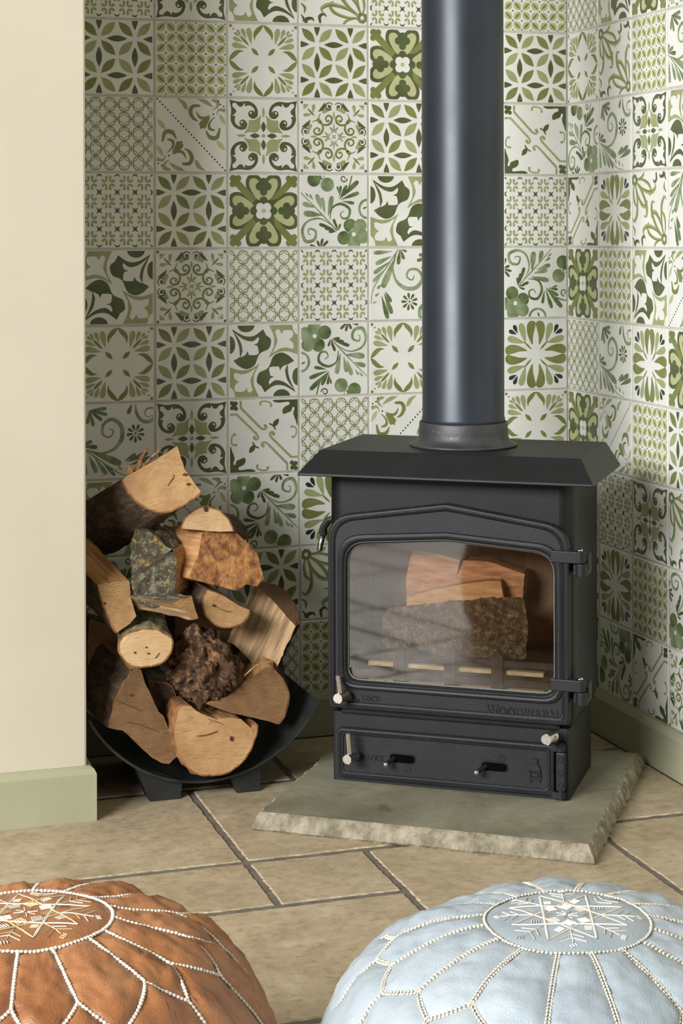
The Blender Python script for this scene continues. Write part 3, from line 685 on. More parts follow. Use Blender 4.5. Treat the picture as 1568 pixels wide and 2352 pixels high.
# flue collar on the canopy
bm = bmesh.new(); FC = (0, .115, 0)
lathe(bm, [(.097, .603), (.099, .605), (.099, .6075), (.095, .609), (.088, .6125), (.0835, .619), (.082, .628), (.0815, .646), (.0805, .648), (.077, .648), (.076, .62)], FC, 'Z', 64)
bm_obj('flue_collar', bm, MT['collar'], ST, True)
# --- door
DC = (0.0, .31)
def polar_curve(pts, n=168):
    out = []
    N = len(pts)
    for k in range(n):
        a = 2*PI*k/n; dx, dz = math.cos(a), math.sin(a); best = None
        for i in range(N):
            x1, z1 = pts[i][0]-DC[0], pts[i][1]-DC[1]; x2, z2 = pts[(i+1) % N][0]-DC[0], pts[(i+1) % N][1]-DC[1]
            den = dx*(z2-z1)-dz*(x2-x1)
            if abs(den) < 1e-12: continue
            t = (x1*(z2-z1)-z1*(x2-x1))/den; s_ = (x1*dz-z1*dx)/den
            if t > 0 and -1e-9 <= s_ <= 1+1e-9: best = t if best is None else min(best, t)
        out.append((DC[0]+dx*best, DC[1]+dz*best))
    return out
def rpoly(pts, rads, seg=8):
    out = []; N = len(pts)
    for i in range(N):
        p0, p, p1 = Vector(pts[i-1]), Vector(pts[i]), Vector(pts[(i+1) % N]); r = rads[i]
        if r <= 0: out.append(tuple(p)); continue
        a, b = (p0-p).normalized(), (p1-p).normalized(); h = math.acos(max(-1, min(1, a.dot(b))))/2; d = r/math.tan(h)
        A, B = p+a*d, p+b*d
        for k in range(seg+1):
            t = k/seg; out.append(tuple((1-t)**2*A+2*t*(1-t)*p+t*t*B))
    return out
def outer(i): return polar_curve(rpoly([(-.221+i, .135+i), (.2205-i, .135+i), (.2205-i, .482-i*.8), (.0, .514-i), (-.221+i, .482-i*.8)], [.006, .006, .05-i*.5, .03, .05-i*.5]))
def win(i): return polar_curve(rpoly([(-.187-i, .186-i), (.194+i, .186-i), (.194+i, .433+i), (.0, .447+i), (-.187-i, .433+i)], [.024+i*.6, .024+i*.6, .04+i*.6, .03, .04+i*.6]))
seqs = [(outer(0), 0.002), (outer(0), .015), (outer(.0025), .018), (outer(.0055), .0185), (outer(.0065), .0165), (outer(.0085), .0165), (outer(.0095), .0185), (outer(.0115), .0175), (outer(.014), .0148), (win(.016), .0148), (win(.0145), .0185), (win(.010), .0205), (win(.0065), .0195), (win(.0045), .016), (win(.003), .015), (win(.0015), .0155), (win(0), .013), (win(0), .002)]
bm = bmesh.new(); loft(bm, [[(x, -d, z) for x, z in c] for c, d in seqs])
door = bm_obj('door', bm, MT['castiron'], ST)
bm = bmesh.new(); c = win(.004); r0 = [bm.verts.new((x, -.0045, z)) for x, z in c]; r1 = [bm.verts.new((x, -.0005, z)) for x, z in c]
f0 = bm.faces.new(r0)
bmesh.ops.delete(bm, geom=r1, context='VERTS'); gl = bm_obj('glass_pane', bm, MT['glass'], door)
gl['label'] = 'slightly sooty glass pane reflecting the room'
bm = bmesh.new(); c = win(-.001); tube(bm, [(x, -.0062, z) for x, z in c]+[(c[0][0], -.0062, c[0][1])], .0016, 6, False)
bm_obj('rope_seal', bm, MT['rope'], door)
# raised lettering built from strokes
GL = {'W': (1.15, [[(0, 1), (.28, 0)], [(.28, 0), (.575, .95)], [(.575, .95), (.87, 0)], [(.87, 0), (1.15, 1)], [(-.1, 1), (.14, 1)], [(1.02, 1), (1.25, 1)]]),
      'A': (.95, [[(.1, 0), (.47, 1)], [(.47, 1), (.85, 0)], [(.25, .35), (.7, .35)], [(0, 0), (.24, 0)], [(.7, 0), (.97, 0)]]),
      'R': (.9, [[(.15, 0), (.15, 1)], [(.15, 1), (.55, .97), (.72, .77), (.55, .53), (.15, .5)], [(.45, .5), (.85, 0)], [(0, 0), (.3, 0)], [(0, 1), (.2, 1)], [(.78, 0), (.98, 0)]]),
      'M': (1.1, [[(.12, 0), (.15, 1)], [(.15, 1), (.55, .15)], [(.55, .15), (.95, 1)], [(.95, 1), (.98, 0)], [(0, 0), (.26, 0)], [(.84, 0), (1.12, 0)]]),
      'L': (.75, [[(.15, 0), (.15, 1)], [(.1, 0), (.65, 0)], [(.65, 0), (.68, .25)], [(0, 1), (.3, 1)]]),
      'K': (.9, [[(.15, 0), (.15, 1)], [(.15, .45), (.7, 1)], [(.35, .6), (.8, 0)], [(0, 0), (.3, 0)], [(0, 1), (.3, 1)], [(.55, 1), (.85, 1)], [(.7, 0), (.95, 0)]]),
      'O': (1.0, [[(.5+.46*math.cos(2*PI*k/18), .5+.5*math.sin(2*PI*k/18)) for k in range(19)]]),
      'D': (.95, [[(.15, 0), (.15, 1)], [(.15, 1), (.5, .97), (.78, .8), (.87, .5), (.78, .2), (.5, .03), (.15, 0)], [(0, 0), (.2, 0)], [(0, 1), (.2, 1)]]),
      'C': (.9, [[(.5+.45*math.cos(math.radians(50+260*k/14)), .5+.5*math.sin(math.radians(50+260*k/14))) for k in range(15)], [(.79, .7), (.8, 1)]])}
def stroke3(bm, pts, wd, y0, y1):
    for a, b in zip(pts, pts[1:]):
        a, b = Vector(a), Vector(b); d = (b-a).normalized(); n_ = Vector((-d.y, d.x))*wd/2; a2, b2 = a-d*wd*.35, b+d*wd*.35
        q = [a2+n_, a2-n_, b2-n_, b2+n_]; w0 = [bm.verts.new((p.x, y0, p.y)) for p in q]; w1 = [bm.verts.new((c_.x, y1, c_.y)) for c_ in [(p-(a+b)/2)*.9+(a+b)/2 for p in q]]
        bm.faces.new(w1)
        for k in range(4): bm.faces.new((w0[k], w0[(k+1) % 4], w1[(k+1) % 4], w1[k]))
def lettering(parent, text, x0, x1, zb, h, small, depth, y):
    tot = sum(GL[ch][0]*(1 if i == 0 else small)+.16 for i, ch in enumerate(text))-.16; sc = (x1-x0)/tot; bm = bmesh.new(); x = x0
    for i, ch in enumerate(text):
        k = 1 if i == 0 else small
        for pl in GL[ch][1]: stroke3(bm, [(x+px*sc*k, zb+pz*h*k) for px, pz in pl], h*.15, y, y-depth)
        x += (GL[ch][0]*k+.16)*sc
    return bm_obj('lettering', bm, MT['castiron'], parent)
lettering(door, 'WOODWARM', .0735, .2005, .1445, .0175, .8, .0022, -.0147)
lettering(door, 'LOCK', -.158, -.124, .1525, .0085, .95, .0016, -.0147)
bm = bmesh.new(); tube(bm, [(-.174, -.0148, .16), (-.1705, -.0165, .153), (-.165, -.0165, .1505), (-.163, -.015, .155)], .0014, 6); bm_obj('lock_arrow', bm, MT['castiron'], door)
def turn_handle(parent, name, pivot, cap, rod_end, cap_r=.0095):
    # spindle from the door towards the viewer, a nickel barrel with a crossing rod
    p, c_, e = Vector(pivot), Vector(cap), Vector(rod_end)
    bm = bmesh.new(); tube(bm, [p, p+Vector((0, -.012, 0)), c_+Vector((.006, .018, .0))], [.0055, .0055, .0045], 12); h = bm_obj(name, bm, MT['iron'], parent, False)
    bm = bmesh.new(); tube(bm, [c_+Vector((.009, .024, .001)), c_+Vector((0, .0008, 0)), c_], [cap_r, cap_r, cap_r*.9], 28); bm_obj('barrel', bm, MT['chrome'], h)
    bm = bmesh.new(); d = (e-c_).normalized(); tube(bm, [c_+Vector((.003, .008, 0)), e+Vector((.003, .008, 0)), e+d*.001+Vector((.003, .008, 0))], [.005, .005, .0042], 16); bm_obj('rod', bm, MT['chrome'], h)
    return h
turn_handle(door, 'door_handle', (-.177, -.0145, .158), (-.192, -.05, .161), (-.199, -.046, .199))
# hinges
for zc in (.430, .206):
    bm = bmesh.new(); box(bm, (.188, -.021, zc-.0105), (.2385, -.006, zc+.0105)); lathe(bm, [(.0095, zc-.0105), (.0095, zc+.0105)], (.239, -.0125, 0), 'Z', 20)
    hg = bm_obj('hinge', bm, MT['castiron'], door); bevel(hg, .002)
    bm = bmesh.new(); lathe(bm, [(.0058, zc+.0105), (.0055, zc+.0128), (.003, zc+.0145), (.0005, zc+.015)], (.239, -.0125, 0), 'Z', 16); bm_obj('hinge_pin', bm, MT['chrome'], hg, True)
    bm = bmesh.new(); lathe(bm, [(.0105, zc-.034), (.0105, zc-.011)], (.2415, -.0115, 0), 'Z', 20); box(bm, (.226, -.008, zc-.033), (.252, .03, zc-.012)); box(bm, (.2505, -.006, zc-.024), (.2535, .022, zc+.004))
    bevel(bm_obj('hinge_bracket', bm, MT['castiron'], ST), .002)
# --- ash pit door
ash = None
def outer2(i): return [(x, z) for x, z in rrect(-.2055+i, .1925-i, .008+i, .0985-i, .007, 5)]
bm = bmesh.new(); seq = [(0, .001), (0, .008), (.002, .0105), (.0045, .011), (.006, .009), (.007, .009), (.0085, .0115), (.0105, .0112), (.0125, .0088)]
r = loft(bm, [[(x, -d, z) for x, z in outer2(i)] for i, d in seq]); bm.faces.new(r[-1]); bm.faces.new(r[0])
ash = bm_obj('ash_door', bm, MT['castiron'], ST)
lettering(ash, 'LOCK', -.149, -.118, .044, .0085, .95, .0016, -.0087)
turn_handle(ash, 'ash_door_handle', (-.163, -.0088, .047), (-.175, -.05, .053), (-.180, -.046, .096), .009)
for x0, x1, zc, bx in ((-.107, -.06, .051, -.108), (.062, .109, .051, .058)):
    bm = bmesh.new(); lp = rrect(x0, x1, zc-.0075, zc+.0075, .0074, 6); v = [bm.verts.new((x, -.0093, z)) for x, z in lp]; bm.faces.new(v); sl = bm_obj('air_slot', bm, MT['slot_shade'], ash)  # flat black face carries the slot's shade, no recess behind it
    bm = bmesh.new(); loft(bm, [[(x, -d, z) for x, z in rrect(x0-o, x1+o, zc-.0075-o, zc+.0075+o, .0074+o*.9, 6)] for o, d in ((0, .0093), (0, .0104), (.0014, .0104), (.002, .0088))]); bm_obj('slot_rim', bm, MT['castiron'], sl)
    bm = bmesh.new(); tube(bm, [(x0+.008, -.009, zc), (bx+.001, -.03, zc-.0055)], .0042, 12); sk = bm_obj('slider_pin', bm, MT['iron'], sl)
    bm = bmesh.new(); bmesh.ops.create_uvsphere(bm, u_segments=18, v_segments=12, radius=.0054, matrix=Matrix.Translation((bx, -.032, zc-.006))); bm_obj('slider_knob', bm, MT['chrome'], sl, True)
for x, z, a in ((-.074, .033, .5), (.099, .067, 1.57)):
    bm = bmesh.new(); stroke3(bm, [(x+.006*math.cos(2*PI*k/20), z+.006*math.sin(2*PI*k/20)) for k in range(21)], .0011, -.0087, -.0098); stroke3(bm, [(x-.0055*math.cos(a), z-.0055*math.sin(a)), (x+.0055*math.cos(a), z+.0055*math.sin(a))], .0011, -.0087, -.0098)
    bm_obj('dial_mark', bm, MT['castiron'], ash)
bm = bmesh.new(); ex, ez = .1585, .031   # raised little emblem: a stove with chimney
box(bm, (ex-.0042, -.0128, ez+.0315), (ex+.0042, -.0087, ez+.0405))
v0 = [bm.verts.new(p) for p in ((ex-.0105, -.0087, ez+.02), (ex+.0105, -.0087, ez+.02), (ex+.0062, -.0087, ez+.0312), (ex-.0062, -.0087, ez+.0312))]; v1 = [bm.verts.new((q.co.x, -.0122, q.co.z)) for q in v0]; bm.faces.new(v1)
for k in range(4): bm.faces.new((v0[k], v0[(k+1) % 4], v1[(k+1) % 4], v1[k]))
for a, b in (((-.0102, .0075), (-.0078, .0192)), ((.0078, .0075), (.0102, .0192)), ((-.0102, .0172), (.0102, .0192)), ((-.0112, .006), (.0112, .0082)), ((-.009, 0), (-.0065, .0055)), ((.0065, 0), (.009, .0055)), ((-.006, .0036), (.006, .0055)), ((-.0062, .0095), (.0062, .0155))): box(bm, (ex+a[0], -.0122, ez+a[1]), (ex+b[0], -.0087, ez+b[1]))
bm_obj('emblem', bm, MT['castiron'], ash)
for z in (.088, .005):
    bm = bmesh.new(); lathe(bm, [(.0085, z), (.0085, z+.012), (.006, z+.012), (.0055, z+.0145), (.002, z+.016)], (.2035, -.006, 0), 'Z', 18); box(bm, (.188, -.0125, z), (.204, -.001, z+.012))
    bm_obj('ash_door_hinge', bm, MT['castiron'], ash)
bm = bmesh.new(); box(bm, (.1955, -.013, .0185), (.2125, -.001, .0865)); hs = bevel(bm_obj('hinge_sleeve', bm, MT['castiron'], ST), .003)
for z in (.03, .052, .0745):
    bm = bmesh.new(); lathe(bm, [(.0052, -.0128), (.0052, -.0152), (.0034, -.0152), (.0032, -.0135), (.0005, -.0135)], (.2035, 0, z), 'Y', 16); bm_obj('hex_bolt', bm, MT['castiron'], hs)
# damper knob between the doors, lever at the left side
h = turn_handle(ST, 'damper_knob', (.192, 0, .114), (.186, -.05, .118), (.198, -.046, .1175), .0098)
bm = bmesh.new(); tube(bm, [(-.226, .055, .468), (-.242, .055, .463), (-.252, .055, .45), (-.2535, .055, .436)], [.006, .0065, .007, .0085], 8); lev = bm_obj('side_lever', bm, MT['iron'], ST)
bm = bmesh.new(); tube(bm, [(-.2535, .055, .437), (-.2605, .055, .407), (-.261, .055, .4045)], [.0055, .0052, .003], 14); bm_obj('lever_pin', bm, MT['chrome'], lev, True)
# grate bars behind the glass
for zc in (.226, .193):
    bm = bmesh.new(); box(bm, (-.185, .024, zc-.0055), (.185, .031, zc+.0055)); bm_obj('grate_bar', bm, MT['grate'], ST)
for zc in (.21, .1775):
    bm = bmesh.new(); box(bm, (-.16, .034, zc-.0055), (.165, .055, zc+.0015)); bm_obj('ash_ledge', bm, MT['ash'], ST)
for x in (-.098, -.003, .084):
    bm = bmesh.new(); v0 = [(x-.0105, .168), (x+.0105, .168), (x+.0105, .24), (x, .25), (x-.0105, .24)]
    a = [bm.verts.new((p, .018, q)) for p, q in v0]; b = [bm.verts.new((p, .024, q)) for p, q in v0]; bm.faces.new(a); bm.faces.new(b)
    for k in range(5): bm.faces.new((a[k], a[(k+1) % 5], b[(k+1) % 5], b[k]))
    up = bm_obj('grate_upright', bm, MT['grate'], ST)
    for zc in (.229, .196):
        bm = bmesh.new(); lathe(bm, [(.0055, .018), (.005, .0165), (.002, .0152)], (x, 0, zc), 'Y', 12); bm_obj('rivet', bm, MT['grate'], up)
# flue pipe
fc = SO+SU*0-SN*.115
bm = bmesh.new(); R_f = .0757
lathe(bm, [(R_f-.004, .0), (R_f, .0), (R_f+.0012, .004), (R_f+.0012, .007), (R_f, .0105), (R_f, 1.75)], (0, 0, 0), 'Z', 96)
fl = bm_obj('flue_pipe', bm, MT['flue'], None, True); fl.location = (fc.x, fc.y, SO.z+.647)
md = fl.modifiers.new('edges', 'EDGE_SPLIT'); md.split_angle = .7
tag(fl, 'tall blue-black steel flue pipe rising from the top of the stove', 'flue')

# ------------------------------------------------------------------ log holder: curved steel sheet on two strap legs
HX, HZ, HR = -.880, .272, .240
HL = tag(empty('log_holder', (HX, -.2, 0)), 'curved black steel log holder cradling the firewood beside the pier', 'log holder')
V, Fc = [], []; n = 40; a0 = math.radians(-90-62); a1 = math.radians(-90+62)
for yy, R_ in ((-.145, HR), (-.145, HR+.0045), (.13, HR+.0045), (.13, HR)):
    for k in range(n+1):
        a = a0+(a1-a0)*k/n; V.append((R_*math.cos(a), yy, HZ+R_*math.sin(a)))
m = n+1
for r in range(4):
    for k in range(n): Fc.append((r*m+k, r*m+k+1, ((r+1) % 4)*m+k+1, ((r+1) % 4)*m+k))
Fc += [(0, m, 2*m, 3*m), (n, n+m, n+2*m, n+3*m)]
sh = mesh_obj('cradle_sheet', V, Fc, MT['holder'], HL, None, True); sh.modifiers.new('edges', 'EDGE_SPLIT').split_angle = .6
sh['label'] = 'curved steel sheet with worn grey edge'
def leg(xa, xb, xta, xtb, y0, y1):
    zt = lambda x: HZ-math.sqrt((HR+.0045)**2-x*x)+.001
    bm = bmesh.new(); lo = [(xa, y0, 0), (xb, y0, 0), (xb, y1, 0), (xa, y1, 0)]; hi = [(xta, y0+.006, zt(xta)), (xtb, y0+.006, zt(xtb)), (xtb, y1-.006, zt(xtb)), (xta, y1-.006, zt(xta))]
    r = loft(bm, [lo, hi]); bm.faces.new(r[0]); bm.faces.new(r[1]); bm_obj('leg', bm, MT['holder_leg'], HL)
leg(-.102, -.046, -.128, -.040, -.135, -.128+.05); leg(-.102, -.046, -.128, -.040, .07, .12)
leg(.060, .104, .048, .106, -.135, -.085); leg(.060, .104, .048, .106, .07, .12)

# ------------------------------------------------------------------ firewood
def frame_from(axis):
    z = -axis.normalized(); x = Vector((0, 0, 1)).cross(z)
    x = x.normalized() if x.length > .05 else Vector((1, 0, 0)); y = z.cross(x); return Matrix((x, y, z)).transposed()
FACE = {}
def flog(label, pts, Y, back, pith, end='end', bark='bark', split='split', nrm=(0, -1, 0), taper=.06, rough=1.0, parent=None, name='firewood_log', group='firewood in the log holder', xmin=-1.094, to_local=None, smoothb=3, rimw=.0032, rim='rim'):
    nrm = Vector(nrm).normalized(); c0 = atY(pith[0], pith[1], Y); back = Vector(back)
    def un(x, y):
        d = ray(x, y); return CAM+d*((c0-CAM).dot(nrm)/d.dot(nrm))
    P = [un(p[0], p[1]) for p in pts]; fl = [p[2] for p in pts]; out, of = [], []
    for i in range(len(P)):
        a, b = P[i], P[(i+1) % len(P)]; k = max(1, int((b-a).length/.0032))
        for j in range(k): out.append(a.lerp(b, j/k)); of.append(fl[i])
    N = len(out)
    for _ in range(smoothb):
        new = list(out)
        for i in range(N):
            if of[i] == 'b' and of[i-1] == 'b': new[i] = (out[i-1]+out[i]*2+out[(i+1) % N])/4
        out = new
    M3 = frame_from(back); Mi = M3.transposed(); L = back.length; ns = max(6, int(L/.006))
    WV, WF, WM, BV, BF, BM = [], [], [], [], [], []
    seed = Vector((c0.x*31, c0.z*17, 0))
    rings = []
    for s in range(ns+1):
        v = s/ns; ring = []
        for i, p in enumerate(out):
            d = p-c0; q = c0+d*(1-taper*v)+back*v; dn = (d-nrm*d.dot(nrm)); dn = dn.normalized() if dn.length > 1e-5 else Vector((0, 0, 1))
            h = q*1.0+seed
            if of[i] == 'b' or of[i-1] == 'b': amp = (.0034*turb(h, 70, 5)+.0045*nz(h, 20))*rough
            else: amp = (.0022*nz(Vector((h.x*60+h.z*50, h.z*60-h.x*40, v*3)), 1)+.003*nz(h, 14))*rough
            e = (.35 if s == 0 else 1.0); q = q+dn*amp*e
            if s == 0: q = q+nrm*(.0012*nz(h, 70))
            q.x = max(q.x, xmin); q.y = min(q.y, -.012); ring.append(q)
        rings.append(ring)
    loc = lambda q: tuple(Mi @ (q-c0))
    inner = []
    for i, p in enumerate(rings[0]):
        isb = of[i] == 'b' or of[i-1] == 'b'; d = c0-p; d = d.normalized() if d.length > 1e-5 else d
        inner.append(p+d*(rimw*(1+.35*nz(p, 180)) if isb else 0)+nrm*(.0006 if isb else 0))
    # wood: end faces and split faces
    n0 = len(WV); WV += [loc(p) for p in inner]; WF.append(tuple(range(n0, n0+N))); WM.append(0)
    if 's' in of: n1 = len(WV); WV += [loc(p) for p in rings[-1]]; WF.append(tuple(range(n1, n1+N))[::-1]); WM.append(0)
    wi = {}; bi = {}
    def wv(s, i):
        if (s, i) not in wi: wi[(s, i)] = len(WV); WV.append(loc(rings[s][i]))
        return wi[(s, i)]
    def bv(s, i):
        if (s, i) not in bi: bi[(s, i)] = len(BV); BV.append(loc(rings[s][i] if s >= 0 else inner[i]))
        return bi[(s, i)]
    for i in range(N):
        j = (i+1) % N
        for s in range(ns):
            if of[i] == 'b': BF.append((bv(s, i), bv(s, j), bv(s+1, j), bv(s+1, i))); BM.append(0)
            else: WF.append((wv(s, i), wv(s, j), wv(s+1, j), wv(s+1, i))); WM.append(1)
        if of[i] == 'b': BF.append((bv(-1, i), bv(-1, j), bv(0, j), bv(0, i))); BM.append(1)
    if 's' not in of: BF.append(tuple(bv(ns, i) for i in range(N))[::-1]); BM.append(0)
    o = mesh_obj(name, WV, WF, [MT[end], MT[split]], None, WM)
    Mw = M3.to_4x4(); Mw.translation = c0; o.matrix_world = Mw
    for p in o.data.polygons: p.use_smooth = p.material_index == 1
    if BF:
        b = mesh_obj('bark', BV, BF, [MT[bark], MT[rim]], o, BM)
        for p in b.data.polygons: p.use_smooth = p.material_index == 0
    FACE[o.name] = (c0, nrm); tag(o, label, 'firewood', group); return o
B_ = lambda *a: [(x, y, 'b') for x, y in a]
S_ = lambda *a: [(x, y, 's') for x, y in a]
flog('large wedge of firewood with broad pale cut end, topmost on the pile', S_((279, 1101), (330, 1072), (375, 1046), (407, 1024), (413, 1045), (425, 1079), (445, 1108))+B_((462, 1130), (457, 1141), (427, 1159), (396, 1176), (368, 1180), (340, 1172), (309, 1153), (293, 1133), (281, 1111)),
     -.31, (-.085, .15, -.085), (392, 1050), 'end', 'bark', 'split', (-.05, -1, .35), -.12)
flog('half-round firewood log with flat side down near top of pile, fringe of torn bark', S_((540, 1220), (505, 1221), (473, 1219), (444, 1216))+B_((414, 1214), (421, 1193), (436, 1174), (460, 1162), (480, 1161), (504, 1169), (523, 1188), (535, 1207)),
     -.32, (.075, .15, -.042), (478, 1214), 'end_pale', 'bark', 'split', (0, -1, .15), .05)
flog('torn orange split log below the half-round one, rough reddish face', S_((464, 1220), (505, 1222), (545, 1226), (578, 1256), (592, 1275), (606, 1331), (590, 1347), (566, 1342), (541, 1357), (500, 1345), (432, 1329), (455, 1275)),
     -.325, (-.05, .10, .0), (500, 1290), 'split_orange', 'bark', 'split', (.15, -1, .3), .05, 1.4)
flog('upright log with yellow and grey lichen on its bark, left of centre', B_((312, 1211), (301, 1240), (299, 1290), (303, 1345), (316, 1388), (350, 1394), (386, 1386))+S_((398, 1372), (404, 1330), (406, 1278))+B_((395, 1262), (352, 1228)),
     -.335, (.05, .08, .0), (352, 1300), 'bark_lichen', 'bark_lichen', 'split', (-.1, -1, .25), .1, 1.5, rimw=.012, rim='bark_lichen')
flog('narrow split stick with sawn end pointing right under the lichen log', B_((392, 1383), (420, 1372))+S_((440, 1367), (444, 1384), (449, 1402), (455, 1420), (440, 1424), (424, 1402)),
     -.375, (-.085, .05, .01), (432, 1396), 'end', 'bark_lichen', 'split_grey', (.35, -1, .1), .2)
flog('squared split log with toothed saw-cut end leaning on the left pier', S_((221, 1343), (260, 1338), (297, 1333), (300, 1370), (313, 1415), (300, 1432))+B_((266, 1455), (248, 1425), (234, 1390), (226, 1360)),
     -.345, (-.055, .10, .062), (285, 1385), 'end', 'bark', 'split', (.15, -1, .25), .0)
flog('round log with pale oval cut end and mossy bark, left centre', B_((270, 1483), (273, 1467), (289, 1453), (309, 1446), (332, 1443), (358, 1445), (378, 1454), (392, 1463), (398, 1466), (397, 1483), (392, 1501), (374, 1523), (352, 1531), (326, 1536), (305, 1533), (285, 1519), (275, 1503)),
     -.375, (.018, .13, .018), (333, 1490), 'end_pale', 'bark_moss', 'split', (0, -1, .2), .1, 1.2)
flog('half-round log with thick bark and clean cut end, right of centre', S_((472, 1353), (497, 1362), (516, 1371), (550, 1392), (573, 1401))+B_((575, 1407), (565, 1427), (543, 1439), (514, 1444), (490, 1436), (473, 1419), (464, 1397), (463, 1373)),
     -.335, (-.035, .17, .02), (510, 1382), 'end', 'bark', 'split', (.1, -1, .15), .05)
flog('big split log standing on end at the right with smooth flat face', S_((679, 1439), (655, 1412), (625, 1378), (600, 1354), (583, 1347))+B_((606, 1337), (635, 1343), (660, 1362), (680, 1391), (691, 1418), (689, 1432)),
     -.265, (-.056, -.014, -.098), (630, 1388), 'end_dark', 'bark', 'split_grey', (.45, -.55, .75), -.05, .8)
flog('quarter log with coarse saw-marked end at the right of the cradle', S_((475, 1617), (523, 1600), (575, 1560), (610, 1533))+B_((630, 1538), (648, 1556), (660, 1579), (664, 1602), (659, 1628), (653, 1650), (643, 1666))+S_((620, 1658), (579, 1648), (539, 1639), (500, 1627)),
     -.34, (.028, .13, .03), (540, 1620), 'end_dark', 'bark', 'split', (.05, -1, .1), .03)
flog('largest half-round log with growth rings and a knot, lowest in the cradle', S_((436, 1620), (450, 1632), (462, 1639), (498, 1653), (523, 1648), (554, 1651), (577, 1673))+B_((593, 1666), (591, 1686), (582, 1714), (564, 1745), (536, 1770), (503, 1782), (470, 1783), (442, 1775), (421, 1757), (406, 1734), (397, 1704), (396, 1681), (401, 1648), (409, 1620)),
     -.365, (-.01, .2, .0), (535, 1672), 'end', 'rim', 'split', (0, -1, .12), .05)
flog('long split slab with brown weathered face at lower left of the cradle', S_((301, 1537), (324, 1537), (332, 1567), (348, 1599), (364, 1634), (376, 1644), (393, 1690), (406, 1737), (388, 1755), (372, 1753), (348, 1739), (336, 1727), (316, 1705), (281, 1678))+B_((249, 1672), (259, 1611), (279, 1575)),
     -.345, (-.055, .13, .045), (320, 1650), 'end_dark', 'bark', 'split', (.1, -1, .1), .0, 1.3)
flog('dark bark log deep in the pile behind the round mossy one', B_((205, 1420), (260, 1440), (300, 1480), (300, 1535), (262, 1580), (212, 1590), (200, 1500)), -.25, (.0, .1, .0), (250, 1505), 'end_dark', 'bark', 'split', (0, -1, .1), .05)
flog('grey-barked log mostly hidden behind the lowest log', B_((340, 1560), (395, 1572), (412, 1620), (410, 1680), (380, 1690), (352, 1620)), -.29, (.01, .15, 0), (380, 1625), 'bark', 'bark_moss', 'split', (0, -1, .1), .05)
flog('dark log in the shadowed middle of the pile behind the burl', B_((400, 1400), (470, 1410), (560, 1440), (590, 1500), (560, 1560), (470, 1560), (400, 1500)), -.17, (.0, .1, 0), (480, 1490), 'end_dark', 'bark', 'split', (0, -1, .1), .05)
# gnarled burl
def burl():
    c = atY(468, 1522, -.30); bm = bmesh.new(); bmesh.ops.create_icosphere(bm, subdivisions=6, radius=1.0)
    for v in bm.verts:
        d = v.co.normalized(); r = 1+.26*turb(d, 2.1, 3)+.2*abs(noise.noise(d*5.5))+.06*turb(d, 9, 4)
        q = Vector((d.x*.062*r, d.y*.06*r, d.z*.064*r)); q.z += -.35*q.x if q.x > 0 else 0.1*q.x
        q.x += -.18*q.z; v.co = q
    o = bm_obj('firewood_burl', bm, MT['bark_gnarl'], None, True); o.location = c
    tag(o, 'knobbly brown burl with gnarled bark in the middle of the pile', 'firewood', 'firewood in the log holder')
    t = []
    for (x, y) in ((540, 1555), (560, 1540), (520, 1590)): t.append((x, y))
burl()
flog('broken gnarled bark chunk wedged under the burl', B_((385, 1535), (450, 1545), (520, 1545), (548, 1520), (560, 1543), (512, 1573), (478, 1598), (458, 1635), (440, 1600), (412, 1580)), -.335, (.0, .07, .01), (470, 1570), 'bark_gnarl', 'bark_gnarl', 'split', (0, -1, .25), .1, 2.0, rimw=.006, rim='bark_gnarl')
# splinters sticking up from the top wedge: parts of that log
top = bpy.data.objects['firewood_log']
def splinter(parent, pts, Y, r, m='split'):
    bm = bmesh.new(); P = [atY(x, y, Y+dy) for x, y, dy in pts]; tube(bm, [parent.matrix_world.inverted() @ p for p in P], [r*(1-.75*k/(len(P)-1)) for k in range(len(P))], 5); return bm_obj('splinter', bm, MT[m], parent)
splinter(top, [(312, 1085, 0), (325, 1050, .01), (342, 1024, .015)], -.285, .0055, 'split'); splinter(top, [(320, 1082, 0), (345, 1052, .01), (365, 1036, .01), (371, 1040, .01)], -.28, .004, 'split_grey')
splinter(top, [(300, 1095, 0), (296, 1070, 0)], -.30, .009, 'split'); splinter(top, [(296, 1071, 0), (265, 1078, 0), (230, 1096, 0)], -.30, .0012); splinter(top, [(362, 1036, 0), (366, 1018, 0), (375, 998, 0)], -.28, .0008)
splinter(bpy.data.objects['firewood_log.009'], [(561, 1552, 0), (585, 1530, -.006), (602, 1522, -.008), (641, 1517, -.008)], -.345, .0016, 'split_grey')

# knots and drying cracks on the cut ends
def knot(logname, outline, nm='knot'):
    o = bpy.data.objects[logname]; c0, nr = FACE[logname]; inv = o.matrix_world.inverted(); c1 = c0+nr*.0022; P = []
    for x, y in outline:
        d = ray(x, y); P.append(inv @ (CAM+d*((c1-CAM).dot(nr)/d.dot(nr))))
    n = len(P); dn = inv.to_3x3() @ nr; V = P+[p-dn*.004 for p in P]
    return mesh_obj(nm, V, [tuple(range(n))]+[(k, (k+1) % n, n+(k+1) % n, n+k) for k in range(n)], MT['knot'], o)
oval = lambda x, y, a, b, n=12: [(x+a*math.cos(2*PI*k/n), y+b*math.sin(2*PI*k/n)) for k in range(n)]
def crack(logname, pts, wd):
    n = len(pts); up = [(x, y-wd*math.sin(PI*(k+.3)/(n-.4))) for k, (x, y) in enumerate(pts)]; knot(logname, up+[(x, y+wd*.6*math.sin(PI*(k+.3)/(n-.4))) for k, (x, y) in enumerate(pts)][::-1], 'crack')
knot('firewood_log.010', oval(532, 1697, 4, 6)); crack('firewood_log.010', [(452, 1691), (468, 1690), (484, 1686), (500, 1679)], 1.1); crack('firewood_log.010', [(478, 1652), (490, 1656), (503, 1660), (512, 1664)], .9)
